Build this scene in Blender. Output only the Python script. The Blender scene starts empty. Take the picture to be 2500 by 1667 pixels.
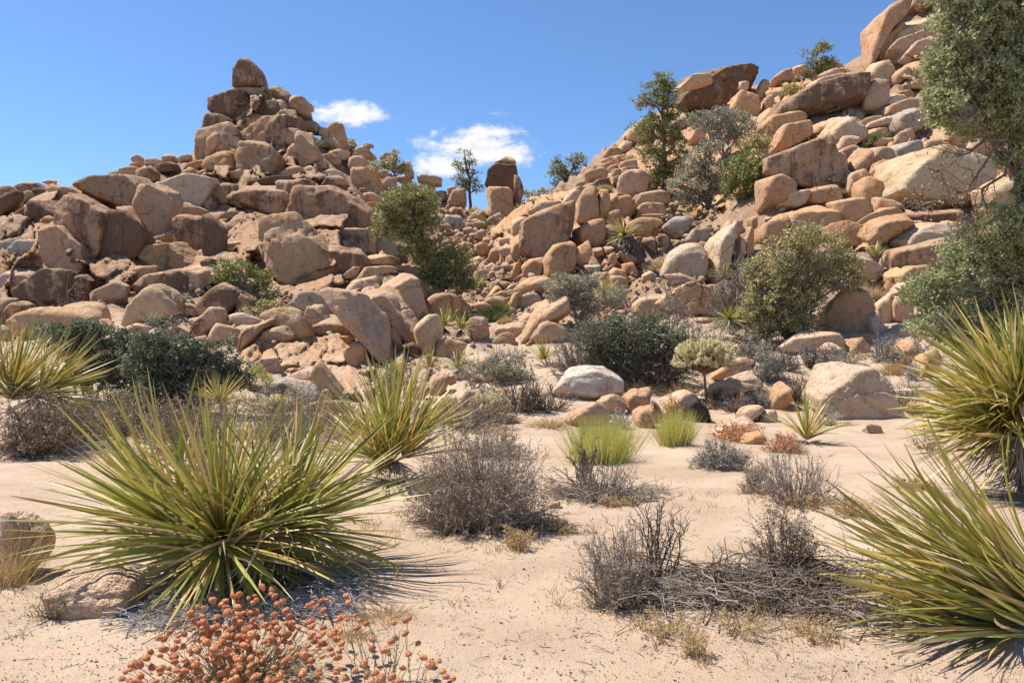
import bpy, math, random
import numpy as np
from mathutils import Matrix, Vector

# ------------------------------------------------------------------ camera, sky, sun, exposure
F, CX, CY, EYE = 1962.0, 1250.0, 833.5, 1.6        # focal length and centre in photo pixels (2500 x 1667), eye height in m
SUN_DIR = Vector((-0.86, 0.30, 0.0)).normalized()    # horizontal direction towards the sun
SUN_EL = math.radians(59)
SC = bpy.context.scene
COL = SC.collection
cam_d = bpy.data.cameras.new('camera')
cam_d.sensor_fit = 'HORIZONTAL'; cam_d.sensor_width = 36.0
cam_d.lens = F / 2500.0 * 36.0
cam_d.clip_start = 0.05; cam_d.clip_end = 3000
cam = bpy.data.objects.new('camera', cam_d); COL.objects.link(cam)
cam.location = (0, 0, EYE); cam.rotation_euler = (math.radians(90), 0, 0)
SC.camera = cam

def N(nt, typ, **kw):
    n = nt.nodes.new(typ)
    for k, v in kw.items():
        if k.startswith('i_'):
            key = k[2:]
            key = int(key) if key.isdigit() else key
            n.inputs[key].default_value = v
        else:
            setattr(n, k, v)
    return n
def mth(nt, op, a, b=None, c=None, clamp=False):
    n = nt.nodes.new('ShaderNodeMath'); n.operation = op; n.use_clamp = clamp
    for i, v in enumerate((a, b, c)):
        if v is None: continue
        if hasattr(v, 'links') or hasattr(v, 'is_linked'): nt.links.new(v, n.inputs[i])
        else: n.inputs[i].default_value = v
    return n.outputs[0]
def ramp01(nt, v, a, b):
    n = nt.nodes.new('ShaderNodeMapRange'); n.interpolation_type = 'SMOOTHSTEP'
    nt.links.new(v, n.inputs[0]); n.inputs[1].default_value = a; n.inputs[2].default_value = b
    return n.outputs[0]
def mixc(nt, fac, a, b, blend='MIX'):
    n = nt.nodes.new('ShaderNodeMix'); n.data_type = 'RGBA'; n.blend_type = blend
    for s, v in ((n.inputs[0], fac), (n.inputs[6], a), (n.inputs[7], b)):
        if hasattr(v, 'is_linked'): nt.links.new(v, s)
        elif isinstance(v, (tuple, list)): s.default_value = tuple(v) + ((1,) if len(v) == 3 else ())
        else: s.default_value = v
    return n.outputs[2]

world = bpy.data.worlds.new('World'); SC.world = world; world.use_nodes = True
nt = world.node_tree; nt.nodes.clear()
sky = N(nt, 'ShaderNodeTexSky', sky_type='NISHITA', sun_disc=False)
sky.sun_elevation = SUN_EL
sky.sun_rotation = math.atan2(SUN_DIR.x, SUN_DIR.y)
sky.altitude = 1300; sky.air_density = 1.0; sky.dust_density = 0.35; sky.ozone_density = 3.5
bg = N(nt, 'ShaderNodeBackground'); bg.inputs[1].default_value = 0.092
wo = N(nt, 'ShaderNodeOutputWorld')
tc = N(nt, 'ShaderNodeTexCoord')
sep = N(nt, 'ShaderNodeSeparateXYZ'); nt.links.new(tc.outputs['Generated'], sep.inputs[0])
ysafe = mth(nt, 'MAXIMUM', sep.outputs[1], 0.05)
U = mth(nt, 'DIVIDE', sep.outputs[0], ysafe)          # tangent of azimuth and of elevation of a sky direction
V = mth(nt, 'DIVIDE', sep.outputs[2], ysafe)
comb = N(nt, 'ShaderNodeCombineXYZ'); nt.links.new(U, comb.inputs[0]); nt.links.new(V, comb.inputs[1])
def wnoise(scale, detail, rough, off, sx=1.0):
    m = N(nt, 'ShaderNodeMapping'); m.inputs['Location'].default_value = (off, off * .7, 0); m.inputs['Scale'].default_value = (scale, scale * sx, 1)
    nt.links.new(comb.outputs[0], m.inputs[0])
    t = N(nt, 'ShaderNodeTexNoise'); t.inputs['Scale'].default_value = 1; t.inputs['Detail'].default_value = detail; t.inputs['Roughness'].default_value = rough
    nt.links.new(m.outputs[0], t.inputs[0]); return t.outputs[0]
n_big = wnoise(17, 12, .66, 3.1, 1.8); n_fine = wnoise(70, 10, .66, 7.7, 1.5)
cloud = None
# clouds: centre azimuth/elevation tangents, half sizes, gain
for (px, py, rx, ry, g) in ((850, 276, 108, 38, 1.2), (1160, 362, 165, 52, 1.15), (1075, 405, 80, 32, 1.1), (1245, 378, 70, 54, 1.0), (1212, 280, 28, 14, .45), (1190, 325, 110, 28, .8)):
    a = mth(nt, 'DIVIDE', mth(nt, 'SUBTRACT', U, (px - CX) / F), rx / F)
    b = mth(nt, 'DIVIDE', mth(nt, 'SUBTRACT', V, (CY - py) / F), ry / F)
    r = mth(nt, 'SQRT', mth(nt, 'ADD', mth(nt, 'MULTIPLY', a, a), mth(nt, 'MULTIPLY', b, b)))
    m = mth(nt, 'MULTIPLY', mth(nt, 'SUBTRACT', 1.15, r), g)
    cloud = m if cloud is None else mth(nt, 'MAXIMUM', cloud, m)
nz = mth(nt, 'ADD', mth(nt, 'MULTIPLY', mth(nt, 'SUBTRACT', n_big, .5), 2.6), mth(nt, 'MULTIPLY', mth(nt, 'SUBTRACT', n_fine, .5), 1.0))
dens = ramp01(nt, mth(nt, 'ADD', cloud, nz), 0.10, 0.95)
front = mth(nt, 'GREATER_THAN', sep.outputs[1], 0.2)
dens = mth(nt, 'MULTIPLY', dens, front)
shade = mixc(nt, ramp01(nt, mth(nt, 'ADD', n_fine, mth(nt, 'MULTIPLY', n_big, .8)), .6, 1.05), (5.6, 5.8, 6.1), (6.9, 6.9, 6.9))
clear = mixc(nt, 1.0, sky.outputs[0], (.86, 1.03, 1.20), 'MULTIPLY')      # dry, very clear desert air
skyc = mixc(nt, mth(nt, 'MULTIPLY', dens, .97), clear, shade)
nt.links.new(skyc, bg.inputs[0]); nt.links.new(bg.outputs[0], wo.inputs[0])

sun_d = bpy.data.lights.new('sun', 'SUN'); sun_d.energy = 5.0; sun_d.angle = math.radians(.53); sun_d.color = (1.0, .955, .88)
sun = bpy.data.objects.new('sun', sun_d); COL.objects.link(sun)
sv = Vector((SUN_DIR.x * math.cos(SUN_EL), SUN_DIR.y * math.cos(SUN_EL), math.sin(SUN_EL)))
sun.rotation_euler = sv.to_track_quat('Z', 'Y').to_euler(); sun.location = (0, 0, 60)
SC.view_settings.view_transform = 'Standard'; SC.view_settings.look = 'None'
SC.view_settings.exposure = 0.7; SC.view_settings.gamma = 1
SC.render.engine = 'CYCLES'
SC.cycles.max_bounces = 6; SC.cycles.diffuse_bounces = 3; SC.cycles.glossy_bounces = 2; SC.cycles.transmission_bounces = 3; SC.cycles.transparent_max_bounces = 4
SC.cycles.use_denoising = True
SC.cycles.use_adaptive_sampling = False

# ------------------------------------------------------------------ helpers
RNG = np.random.default_rng(11)
def vnoise(p, seed=0):
    """smooth value noise in -1..1 at points p (n,3)"""
    pi = np.floor(p).astype(np.int64); f = p - pi; f = f * f * f * (f * (f * 6 - 15) + 10)
    def h(ix, iy, iz):
        a = (ix * 374761393 + iy * 668265263 + iz * 2147483647 + seed * 144665) & 0xffffffff
        a = ((a ^ (a >> 13)) * 1274126177) & 0xffffffff
        a = ((a ^ (a >> 16)) * 2246822519) & 0xffffffff
        return ((a ^ (a >> 15)) & 0xffffff) / 8388607.5 - 1.0
    x, y, z = pi.T; fx, fy, fz = f.T
    def lx(yy, zz): return h(x, yy, zz) * (1 - fx) + h(x + 1, yy, zz) * fx
    a = lx(y, z) * (1 - fy) + lx(y + 1, z) * fy
    b = lx(y, z + 1) * (1 - fy) + lx(y + 1, z + 1) * fy
    return a * (1 - fz) + b * fz
def fbm(p, octv=4, seed=0, gain=.5):
    s = 0; a = 1
    for i in range(octv):
        s = s + a * vnoise(p * 2.03 ** i + 17.3 * i, seed + i); a *= gain
    return s
def mesh_np(name, v, f, smooth=False, mat=None):
    me = bpy.data.meshes.new(name)
    v = np.ascontiguousarray(v, dtype=np.float32); f = np.ascontiguousarray(f, dtype=np.int32)
    k = f.shape[1]
    me.vertices.add(len(v)); me.vertices.foreach_set('co', v.ravel())
    me.loops.add(f.size); me.loops.foreach_set('vertex_index', f.ravel())
    me.polygons.add(len(f)); me.polygons.foreach_set('loop_start', np.arange(0, f.size, k, dtype=np.int32))
    me.polygons.foreach_set('loop_total', np.full(len(f), k, dtype=np.int32))
    me.polygons.foreach_set('use_smooth', np.full(len(f), smooth, dtype=bool))
    me.update(calc_edges=True); me.validate()
    if mat: me.materials.append(mat)
    return me
def link(name, data, parent=None, loc=None):
    o = bpy.data.objects.new(name, data); COL.objects.link(o)
    if parent is not None: o.parent = parent
    if loc is not None: o.location = loc
    return o
def tag(o, label=None, cat=None, group=None, kind=None):
    if label: o['label'] = label
    if cat: o['category'] = cat
    if group: o['group'] = group
    if kind: o['kind'] = kind
    return o
def px2w(px, py, d):
    return np.array(((px - CX) / F * d, d, EYE + (CY - py) / F * d))

# ------------------------------------------------------------------ terrain: a height field through surveyed points (pixel column, pixel row, distance in m)
CP = '''0 820 27 150 800 27 300 790 27 420 790 26 100 700 31 300 680 32 480 680 31 620 700 30 700 720 31
100 580 35 300 570 37 450 560 37 700 600 36 850 560 37 60 480 42 200 480 42 320 470 44 480 470 44 620 480 43 740 480 42 860 480 43
50 470 48 300 415 55 420 400 56 520 430 52 650 440 51 760 430 52 560 345 55 660 325 56 740 345 56 610 240 58 690 255 59
800 360 58 880 390 60 960 435 60 1060 465 62 1130 500 64 1000 520 52 1080 505 56 1180 520 60 1300 500 64 1160 570 52 1200 640 44 1120 640 43 1250 640 42
1150 720 37 1080 740 33 1010 720 36 1220 760 32 1100 830 26 1200 850 25 1000 930 21 1250 900 22
640 880 22 750 960 19.5 850 960 20 700 810 24 800 735 27 900 690 29 950 635 31 1000 800 27 930 900 22
1300 720 32 1380 690 33 1480 660 34 1600 640 35 1300 570 38 1400 510 41 1500 545 39 1380 480 44 1480 430 48
1600 560 40 1700 560 40 1650 500 44 1750 500 45 1500 385 56 1560 300 60 1650 340 58 1750 310 58 1700 240 68 1820 245 62 1900 215 62 1990 195 60
1860 640 31 1950 620 30 2100 620 29 2200 620 28 1880 540 34 2000 520 34 2100 540 32 2200 560 31 1880 420 38 2000 400 38 2150 400 37 2300 450 35 2450 450 34
1900 310 43 2000 270 44 2100 270 43 2250 280 41 2450 280 40 2165 160 48 2250 110 48 2080 185 57 2100 172 55 2450 100 47 2290 -100 54 2450 -120 54 2210 30 52
2150 720 26 2000 760 25 1850 790 25 1750 760 27 1650 730 29 1550 760 28 2250 760 24 2400 760 24
1450 930 18.5 1600 960 18 1730 985 17.5 1900 930 19 2100 900 20 2250 930 18 1800 860 22 2000 860 21.5 1550 880 21 2070 1022 15.8 2400 900 19
600 960 18 400 950 18 200 940 18 0 930 18 300 880 21 100 880 22'''
cp = np.array(CP.split(), float).reshape(-1, 3)
P3 = np.array([px2w(*r) for r in cp])
extra = []
for x in np.linspace(-14, 14, 8):
    for y in (-8, -2, 3, 6, 9, 12.0):
        extra.append((x, y, 0.0))
for x, y, z in ((-60, 90, 6), (-30, 85, 7), (-10, 90, 4), (10, 92, 3), (30, 95, 8), (60, 85, 14), (90, 80, 14), (-90, 60, 6), (-60, 30, 6), (-60, 5, 1), (60, 5, 2), (80, 40, 12),
                (-20, 76, 9), (-14, 78, 8), (-5, 80, 6), (5, 82, 5), (18, 84, 12), (26, 80, 14), (-40, 66, 6), (-28, 70, 8), (45, 66, 24), (34, 70, 22), (-80, 130, 3), (0, 130, 2), (80, 130, 4), (-30, -20, 0), (30, -20, 0), (0, -20, 0)):
    extra.append((x, y, z))
P3 = np.vstack([P3, np.array(extra)])
def _k(a, b): return np.sqrt(((a[:, None, :] - b[None, :, :]) ** 2).sum(2) + .6)
A = _k(P3[:, :2], P3[:, :2]); nP = len(P3)
M = np.zeros((nP + 1, nP + 1)); M[:nP, :nP] = A - np.eye(nP) * .25; M[:nP, nP] = 1; M[nP, :nP] = 1
W = np.linalg.solve(M, np.append(P3[:, 2], 0))
def hsmooth(x, y):
    q = np.stack([np.ravel(x), np.ravel(y)], 1); out = np.empty(len(q))
    for i in range(0, len(q), 20000):
        out[i:i + 20000] = _k(q[i:i + 20000], P3[:, :2]) @ W[:nP] + W[nP]
    return out
def height(x, y):
    x = np.ravel(np.asarray(x, float)); y = np.ravel(np.asarray(y, float))
    z = hsmooth(x, y)
    p = np.stack([x, y, x * 0], 1)
    far = np.clip((y - 15) / 10, 0, 1)
    z = z + fbm(p * .35, 3, 5) * .06 + fbm(p * 1.9, 3, 8) * .022 + fbm(p * 5.5, 2, 12) * .009 * np.clip((14 - y) / 4, 0, 1) + fbm(p * .9, 3, 9) * .22 * far
    return z
def hit(px, py, dmax=120.):
    """distance along the pixel ray where it meets the terrain"""
    d = np.concatenate([np.arange(1.5, 20, .04), np.arange(20, dmax, .15)])
    x = (px - CX) / F * d; z = EYE + (CY - py) / F * d
    below = np.nonzero(z < GRID(x, d))[0]
    return float(d[below[0]]) if len(below) else None
# cached height on the sheet's own grid
gx = np.concatenate([np.linspace(-160, -62, 8), np.linspace(-60, -9, 96), np.linspace(-8.8, 8.8, 150), np.linspace(9, 64, 100), np.linspace(66, 180, 8)])
gy = np.concatenate([np.linspace(-60, -5, 8), np.linspace(-4, 1.8, 14), np.linspace(2, 13, 130), np.linspace(13.15, 30, 84), np.linspace(30.35, 72, 90), np.linspace(73, 100, 20), [115, 140, 180, 260, 420]])
GX, GY = np.meshgrid(gx, gy)
GZ = height(GX, GY).reshape(GX.shape)
def GRID(x, y):
    x = np.asarray(x, float); y = np.asarray(y, float)
    i = np.clip(np.searchsorted(gx, x) - 1, 0, len(gx) - 2); j = np.clip(np.searchsorted(gy, y) - 1, 0, len(gy) - 2)
    u = np.clip((x - gx[i]) / (gx[i + 1] - gx[i]), 0, 1); v = np.clip((y - gy[j]) / (gy[j + 1] - gy[j]), 0, 1)
    return GZ[j, i] * (1 - u) * (1 - v) + GZ[j, i + 1] * u * (1 - v) + GZ[j + 1, i] * (1 - u) * v + GZ[j + 1, i + 1] * u * v
def ground_pt(px, py):
    d = hit(px, py) or 40.
    p = px2w(px, py, d); p[2] = float(GRID(p[0], p[1])); return p, d

# ------------------------------------------------------------------ materials
def mat_new(name):
    m = bpy.data.materials.new(name); m.use_nodes = True
    t = m.node_tree; t.nodes.clear()
    b = N(t, 'ShaderNodeBsdfPrincipled'); o = N(t, 'ShaderNodeOutputMaterial')
    t.links.new(b.outputs[0], o.inputs[0]); return m, t, b, o
def tex(t, typ, vec, **kw):
    n = N(t, typ)
    for k, v in kw.items():
        n.inputs[k].default_value = v
    if vec is not None: t.links.new(vec, n.inputs['Vector'])
    return n
def bump(t, h, strength, dist, prev=None):
    b = N(t, 'ShaderNodeBump'); b.inputs['Strength'].default_value = strength; b.inputs['Distance'].default_value = dist
    t.links.new(h, b.inputs['Height'])
    if prev is not None: t.links.new(prev, b.inputs['Normal'])
    return b.outputs[0]

def make_rock_mat():
    m, t, b, o = mat_new('weathered_granite')
    g = N(t, 'ShaderNodeNewGeometry'); pos = g.outputs['Position']
    oi = N(t, 'ShaderNodeObjectInfo')
    off = N(t, 'ShaderNodeVectorMath', operation='ADD'); t.links.new(pos, off.inputs[0])
    big = tex(t, 'ShaderNodeTexNoise', pos, Scale=.55, Detail=3, Roughness=.6).outputs[0]
    mid = tex(t, 'ShaderNodeTexNoise', pos, Scale=1.7, Detail=6, Roughness=.68).outputs[0]
    fin = tex(t, 'ShaderNodeTexNoise', pos, Scale=14, Detail=4, Roughness=.7).outputs[0]
    mp = N(t, 'ShaderNodeMapping'); mp.inputs['Scale'].default_value = (2.6, 2.6, .35); t.links.new(pos, mp.inputs[0])
    stk = tex(t, 'ShaderNodeTexNoise', mp.outputs[0], Scale=1, Detail=5, Roughness=.62).outputs[0]
    base = oi.outputs['Color']
    c = mixc(t, ramp01(t, big, .38, .68), base, mixc(t, 1.0, base, (.98, .84, .72), 'MULTIPLY'))
    c = mixc(t, mth(t, 'MULTIPLY', ramp01(t, mid, .50, .66), .4), c, (.56, .43, .31))
    # desert varnish: patches and vertical streaks with a shape of their own
    va = oi.outputs['Alpha']
    v1 = mth(t, 'ADD', mth(t, 'MULTIPLY', mid, .65), mth(t, 'MULTIPLY', stk, .55))
    v1 = mth(t, 'ADD', v1, mth(t, 'MULTIPLY', mth(t, 'SUBTRACT', va, .5), .62))
    nsep = N(t, 'ShaderNodeSeparateXYZ'); t.links.new(g.outputs['Normal'], nsep.inputs[0])
    v1 = mth(t, 'SUBTRACT', v1, mth(t, 'MULTIPLY', nsep.outputs[2], .07))     # tops weather clean of varnish
    vm = ramp01(t, v1, .60, .70)
    c = mixc(t, mth(t, 'MULTIPLY', vm, .78), c, mixc(t, ramp01(t, fin, .3, .7), (.075, .043, .028), (.17, .098, .060)))
    # pitted, lichen-dark mottling
    mot = tex(t, 'ShaderNodeTexNoise', pos, Scale=4.5, Detail=5, Roughness=.72).outputs[0]
    c = mixc(t, mth(t, 'MULTIPLY', ramp01(t, mot, .49, .62), mth(t, 'ADD', .20, mth(t, 'MULTIPLY', va, .55))), c, (.15, .092, .06))
    # iron stain
    c = mixc(t, mth(t, 'MULTIPLY', ramp01(t, stk, .56, .74), .35), c, (.40, .215, .11))
    # hairline joints
    wv = N(t, 'ShaderNodeVectorMath', operation='ADD'); nv = tex(t, 'ShaderNodeTexNoise', pos, Scale=.8, Detail=4).outputs['Color']
    t.links.new(pos, wv.inputs[0]); t.links.new(nv, wv.inputs[1])
    vo = N(t, 'ShaderNodeTexVoronoi', feature='DISTANCE_TO_EDGE'); vo.inputs['Scale'].default_value = .55; t.links.new(wv.outputs[0], vo.inputs['Vector'])
    crack = mth(t, 'SUBTRACT', 1.0, ramp01(t, vo.outputs['Distance'], .0, .011))
    crack = mth(t, 'MULTIPLY', crack, ramp01(t, big, .50, .62))
    # coarse crystals
    sp = tex(t, 'ShaderNodeTexNoise', pos, Scale=45, Detail=3, Roughness=.8).outputs[0]
    c = mixc(t, mth(t, 'MULTIPLY', ramp01(t, sp, .54, .70), .18), c, (.15, .10, .075))
    c = mixc(t, mth(t, 'MULTIPLY', ramp01(t, sp, .50, .34), .22), c, (.56, .43, .31))
    t.links.new(c, b.inputs['Base Color']); b.inputs['Roughness'].default_value = .92
    b.inputs['Specular IOR Level'].default_value = .15
    h = mth(t, 'ADD', mth(t, 'MULTIPLY', mid, 1.0), mth(t, 'MULTIPLY', fin, .30))
    h = mth(t, 'SUBTRACT', h, mth(t, 'MULTIPLY', crack, .5))
    c = mixc(t, mth(t, 'MULTIPLY', crack, .45), c, (.12, .08, .06)); t.links.new(c, b.inputs['Base Color'])
    n1 = bump(t, h, 1.0, .17)
    n2 = bump(t, mth(t, 'ADD', fin, mth(t, 'MULTIPLY', sp, .5)), .5, .03, n1)
    t.links.new(n2, b.inputs['Normal'])
    return m
M_ROCK = make_rock_mat()

def make_ground_mat():
    m, t, b, o = mat_new('decomposed_granite_sand')
    g = N(t, 'ShaderNodeNewGeometry'); pos = g.outputs['Position']
    big = tex(t, 'ShaderNodeTexNoise', pos, Scale=.5, Detail=6, Roughness=.6).outputs[0]
    mid = tex(t, 'ShaderNodeTexNoise', pos, Scale=4, Detail=8, Roughness=.65).outputs[0]
    gr = tex(t, 'ShaderNodeTexNoise', pos, Scale=120, Detail=4, Roughness=.75).outputs[0]
    gv = N(t, 'ShaderNodeTexVoronoi'); gv.inputs['Scale'].default_value = 130; t.links.new(pos, gv.inputs['Vector'])
    c = mixc(t, ramp01(t, big, .35, .68), (.48, .34, .228), (.57, .435, .31))
    c = mixc(t, mth(t, 'MULTIPLY', ramp01(t, mid, .52, .72), .55), c, (.42, .295, .205))
    c = mixc(t, mth(t, 'MULTIPLY', ramp01(t, gr, .54, .70), .5), c, (.33, .215, .14))
    c = mixc(t, mth(t, 'MULTIPLY', ramp01(t, gr, .46, .30), .4), c, (.62, .52, .41))
    mp2 = N(t, 'ShaderNodeMapping'); mp2.inputs['Scale'].default_value = (.55, 1.5, 1); mp2.inputs['Rotation'].default_value = (0, 0, .5); t.links.new(pos, mp2.inputs[0])
    pat = tex(t, 'ShaderNodeTexNoise', mp2.outputs[0], Scale=1.1, Detail=5, Roughness=.62).outputs[0]
    c = mixc(t, mth(t, 'MULTIPLY', ramp01(t, pat, .50, .63), .7), c, mixc(t, ramp01(t, gr, .42, .6), (.52, .375, .26), (.33, .225, .15)))
    c = mixc(t, .22, c, mixc(t, 1.0, c, gv.outputs['Color'], 'MULTIPLY'))
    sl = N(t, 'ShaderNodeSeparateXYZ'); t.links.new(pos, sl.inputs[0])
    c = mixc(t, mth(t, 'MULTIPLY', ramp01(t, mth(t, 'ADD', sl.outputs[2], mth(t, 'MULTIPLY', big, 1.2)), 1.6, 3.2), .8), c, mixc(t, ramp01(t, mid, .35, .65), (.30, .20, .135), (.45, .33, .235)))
    t.links.new(c, b.inputs['Base Color']); b.inputs['Roughness'].default_value = .95; b.inputs['Specular IOR Level'].default_value = .1
    n1 = bump(t, mid, .5, .06)
    n2 = bump(t, mth(t, 'ADD', gr, mth(t, 'MULTIPLY', gv.outputs['Distance'], -.6)), .55, .016, n1)
    t.links.new(n2, b.inputs['Normal'])
    return m
M_GROUND = make_ground_mat()

def make_leaf_mat(name, stops, rand='island', trans=.3, rough=.5, spec=.35, streak=False):
    """stops: (position, colour) of a colour ramp driven by a random number for each leaf"""
    m, t, b, o = mat_new(name)
    if rand == 'object': r = N(t, 'ShaderNodeObjectInfo').outputs['Random']
    else: r = N(t, 'ShaderNodeNewGeometry').outputs['Random Per Island']
    cr = N(t, 'ShaderNodeValToRGB'); cr.color_ramp.interpolation = 'LINEAR'
    while len(cr.color_ramp.elements) < len(stops): cr.color_ramp.elements.new(.5)
    for e, (p, c) in zip(cr.color_ramp.elements, stops): e.position = p; e.color = tuple(c) + (1,)
    t.links.new(r, cr.inputs[0])
    c = cr.outputs[0]
    if streak:
        tco = N(t, 'ShaderNodeTexCoord')
        sz = N(t, 'ShaderNodeSeparateXYZ'); t.links.new(tco.outputs['Object'], sz.inputs[0])
        ln = N(t, 'ShaderNodeVectorMath', operation='LENGTH'); t.links.new(tco.outputs['Object'], ln.inputs[0])
        nz = tex(t, 'ShaderNodeTexNoise', tco.outputs['Object'], Scale=6, Detail=4).outputs[0]
        tipf = ramp01(t, mth(t, 'ADD', ln.outputs['Value'], mth(t, 'MULTIPLY', mth(t, 'SUBTRACT', nz, .5), .6)), .72, 1.02)
        c = mixc(t, mth(t, 'MULTIPLY', tipf, .75), c, (.40, .27, .11))
        c = mixc(t, mth(t, 'MULTIPLY', ramp01(t, nz, .58, .75), .4), c, (.34, .28, .07))
    t.links.new(c, b.inputs['Base Color']); b.inputs['Roughness'].default_value = rough
    b.inputs['Specular IOR Level'].default_value = spec
    if trans > 0:
        tr = N(t, 'ShaderNodeBsdfTranslucent'); t.links.new(c, tr.inputs[0])
        mx = N(t, 'ShaderNodeMixShader'); mx.inputs[0].default_value = trans
        t.links.new(b.outputs[0], mx.inputs[1]); t.links.new(tr.outputs[0], mx.inputs[2]); t.links.new(mx.outputs[0], o.inputs[0])
    return m
def vary_by_object(m, dark):
    t = m.node_tree; b = next(n for n in t.nodes if n.type == 'BSDF_PRINCIPLED'); s = b.inputs['Base Color'].links[0].from_socket
    r = N(t, 'ShaderNodeObjectInfo').outputs['Random']
    c = mixc(t, mth(t, 'MULTIPLY', mth(t, 'POWER', r, 1.6), .7), s, dark); t.links.new(c, b.inputs['Base Color'])
def make_bark(name, c1, c2, scale=30):
    m, t, b, o = mat_new(name)
    g = N(t, 'ShaderNodeNewGeometry')
    n = tex(t, 'ShaderNodeTexNoise', g.outputs['Position'], Scale=scale, Detail=5, Roughness=.7).outputs[0]
    c = mixc(t, ramp01(t, n, .32, .68), c1, c2)
    c = mixc(t, mth(t, 'MULTIPLY', g.outputs['Random Per Island'], .45), c, c2)
    t.links.new(c, b.inputs['Base Color']); b.inputs['Roughness'].default_value = .85; b.inputs['Specular IOR Level'].default_value = .2
    t.links.new(bump(t, n, .5, .01), b.inputs['Normal'])
    return m
NOL = [(0, (0.193, 0.207, 0.038)), (0.3, (0.321, 0.319, 0.06)), (0.55, (0.489, 0.433, 0.087)), (0.74, (0.605, 0.485, 0.131)), (0.86, (0.567, 0.332, 0.098)), (0.93, (0.644, 0.474, 0.273)), (1, (0.747, 0.604, 0.437))]
M_NOLP = make_leaf_mat('nolina_blade', NOL, 'object', .22, .38, .5, True)
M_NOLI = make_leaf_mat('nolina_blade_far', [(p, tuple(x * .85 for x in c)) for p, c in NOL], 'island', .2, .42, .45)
M_DEADB = make_leaf_mat('dead_nolina_blade', [(0, (.13, .10, .075)), (.45, (.30, .245, .185)), (.8, (.44, .375, .29)), (1, (.56, .50, .41))], 'island', .1, .6, .3)
M_DEADDARK = make_leaf_mat('charred_nolina_blade', [(0, (.04, .036, .034)), (.7, (.13, .115, .10)), (1, (.38, .35, .31))], 'island', .05, .6, .3)
M_OAK = make_leaf_mat('scrub_oak_leaf', [(0, (.24, .26, .11)), (.5, (.35, .36, .165)), (.85, (.44, .45, .23)), (1, (.52, .51, .31))], 'island', 0.38, .42, .5)
M_BUSH = make_leaf_mat('desert_shrub_leaf', [(0, (0.198, 0.195, 0.079)), (0.5, (0.362, 0.332, 0.135)), (0.85, (0.575, 0.494, 0.217)), (1, (0.816, 0.597, 0.351))], 'island', 0.35, .5, .35)
M_DARKB = make_leaf_mat('dark_shrub_leaf', [(0, (.105, .118, .062)), (.5, (.165, .178, .10)), (.85, (.235, .245, .145)), (1, (.31, .30, .20))], 'island', .3, .5, .35)
M_GREYB = make_leaf_mat('grey_green_leaf', [(0, (0.215, 0.213, 0.135)), (0.5, (0.331, 0.327, 0.214)), (1, (0.514, 0.47, 0.35))], 'island', 0.32, .6, .25)
M_BRIGHT = make_leaf_mat('bright_green_leaf', [(0, (0.126, 0.152, 0.038)), (0.6, (0.21, 0.241, 0.061)), (1, (0.347, 0.339, 0.104))], 'island', .3, .5, .3)
M_PINE = make_leaf_mat('pinyon_needle', [(0, (0.122, 0.145, 0.052)), (0.5, (0.231, 0.244, 0.084)), (0.85, (0.394, 0.37, 0.13)), (1, (0.626, 0.489, 0.211))], 'island', 0.3, .5, .3)
M_LIME = make_leaf_mat('rabbitbrush_blade', [(0, (.40, .42, .09)), (.5, (.55, .53, .13)), (.85, (.64, .55, .20)), (1, (.64, .50, .26))], 'island', .3, .6, .2)
M_STRAW = make_leaf_mat('straw_blade', [(0, (.36, .235, .10)), (.5, (.50, .35, .165)), (1, (.62, .48, .27))], 'island', .25, .6, .2)
M_DRYLEAF = make_leaf_mat('dry_brown_leaf', [(0, (.20, .15, .10)), (.4, (.31, .245, .165)), (.75, (.40, .32, .22)), (.9, (.46, .25, .14)), (1, (.52, .27, .15))], 'island', .15, .7, .15)
M_SAGE = make_leaf_mat('grey_sage_leaf', [(0, (.20, .185, .145)), (.6, (.31, .29, .23)), (1, (.42, .40, .32))], 'island', .15, .7, .2)
M_RUST = make_leaf_mat('rust_flower', [(0, (0.515, 0.197, 0.086)), (0.6, (0.694, 0.31, 0.147)), (1, (0.806, 0.435, 0.233))], 'island', .15, .8, .1)
vary_by_object(M_RUST, (.40, .20, .115))
M_TWIG = make_bark('dry_grey_twig', (.155, .115, .085), (.38, .315, .25))
M_DARKTWIG = make_bark('dark_twig', (.075, .052, .038), (.215, .16, .12))
M_BARK = make_bark('rough_bark', (.07, .05, .038), (.19, .145, .11), 14)
M_PALETWIG = make_bark('bleached_twig', (.24, .22, .205), (.46, .43, .40))
M_SPINE = make_leaf_mat('cholla_spine', [(0, (.60, .49, .24)), (.6, (.74, .63, .36)), (1, (.84, .75, .50))], 'island', .3, .6, .2)
M_CHOL = make_bark('cholla_joint', (.40, .36, .18), (.58, .52, .31), 40)
M_CHOLTR = make_bark('cholla_trunk', (.10, .065, .04), (.27, .18, .11), 25)
M_CHAR = make_bark('charred_stump', (.015, .012, .011), (.075, .055, .045), 22)

# ------------------------------------------------------------------ ground sheet
ny, nx = GX.shape
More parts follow.
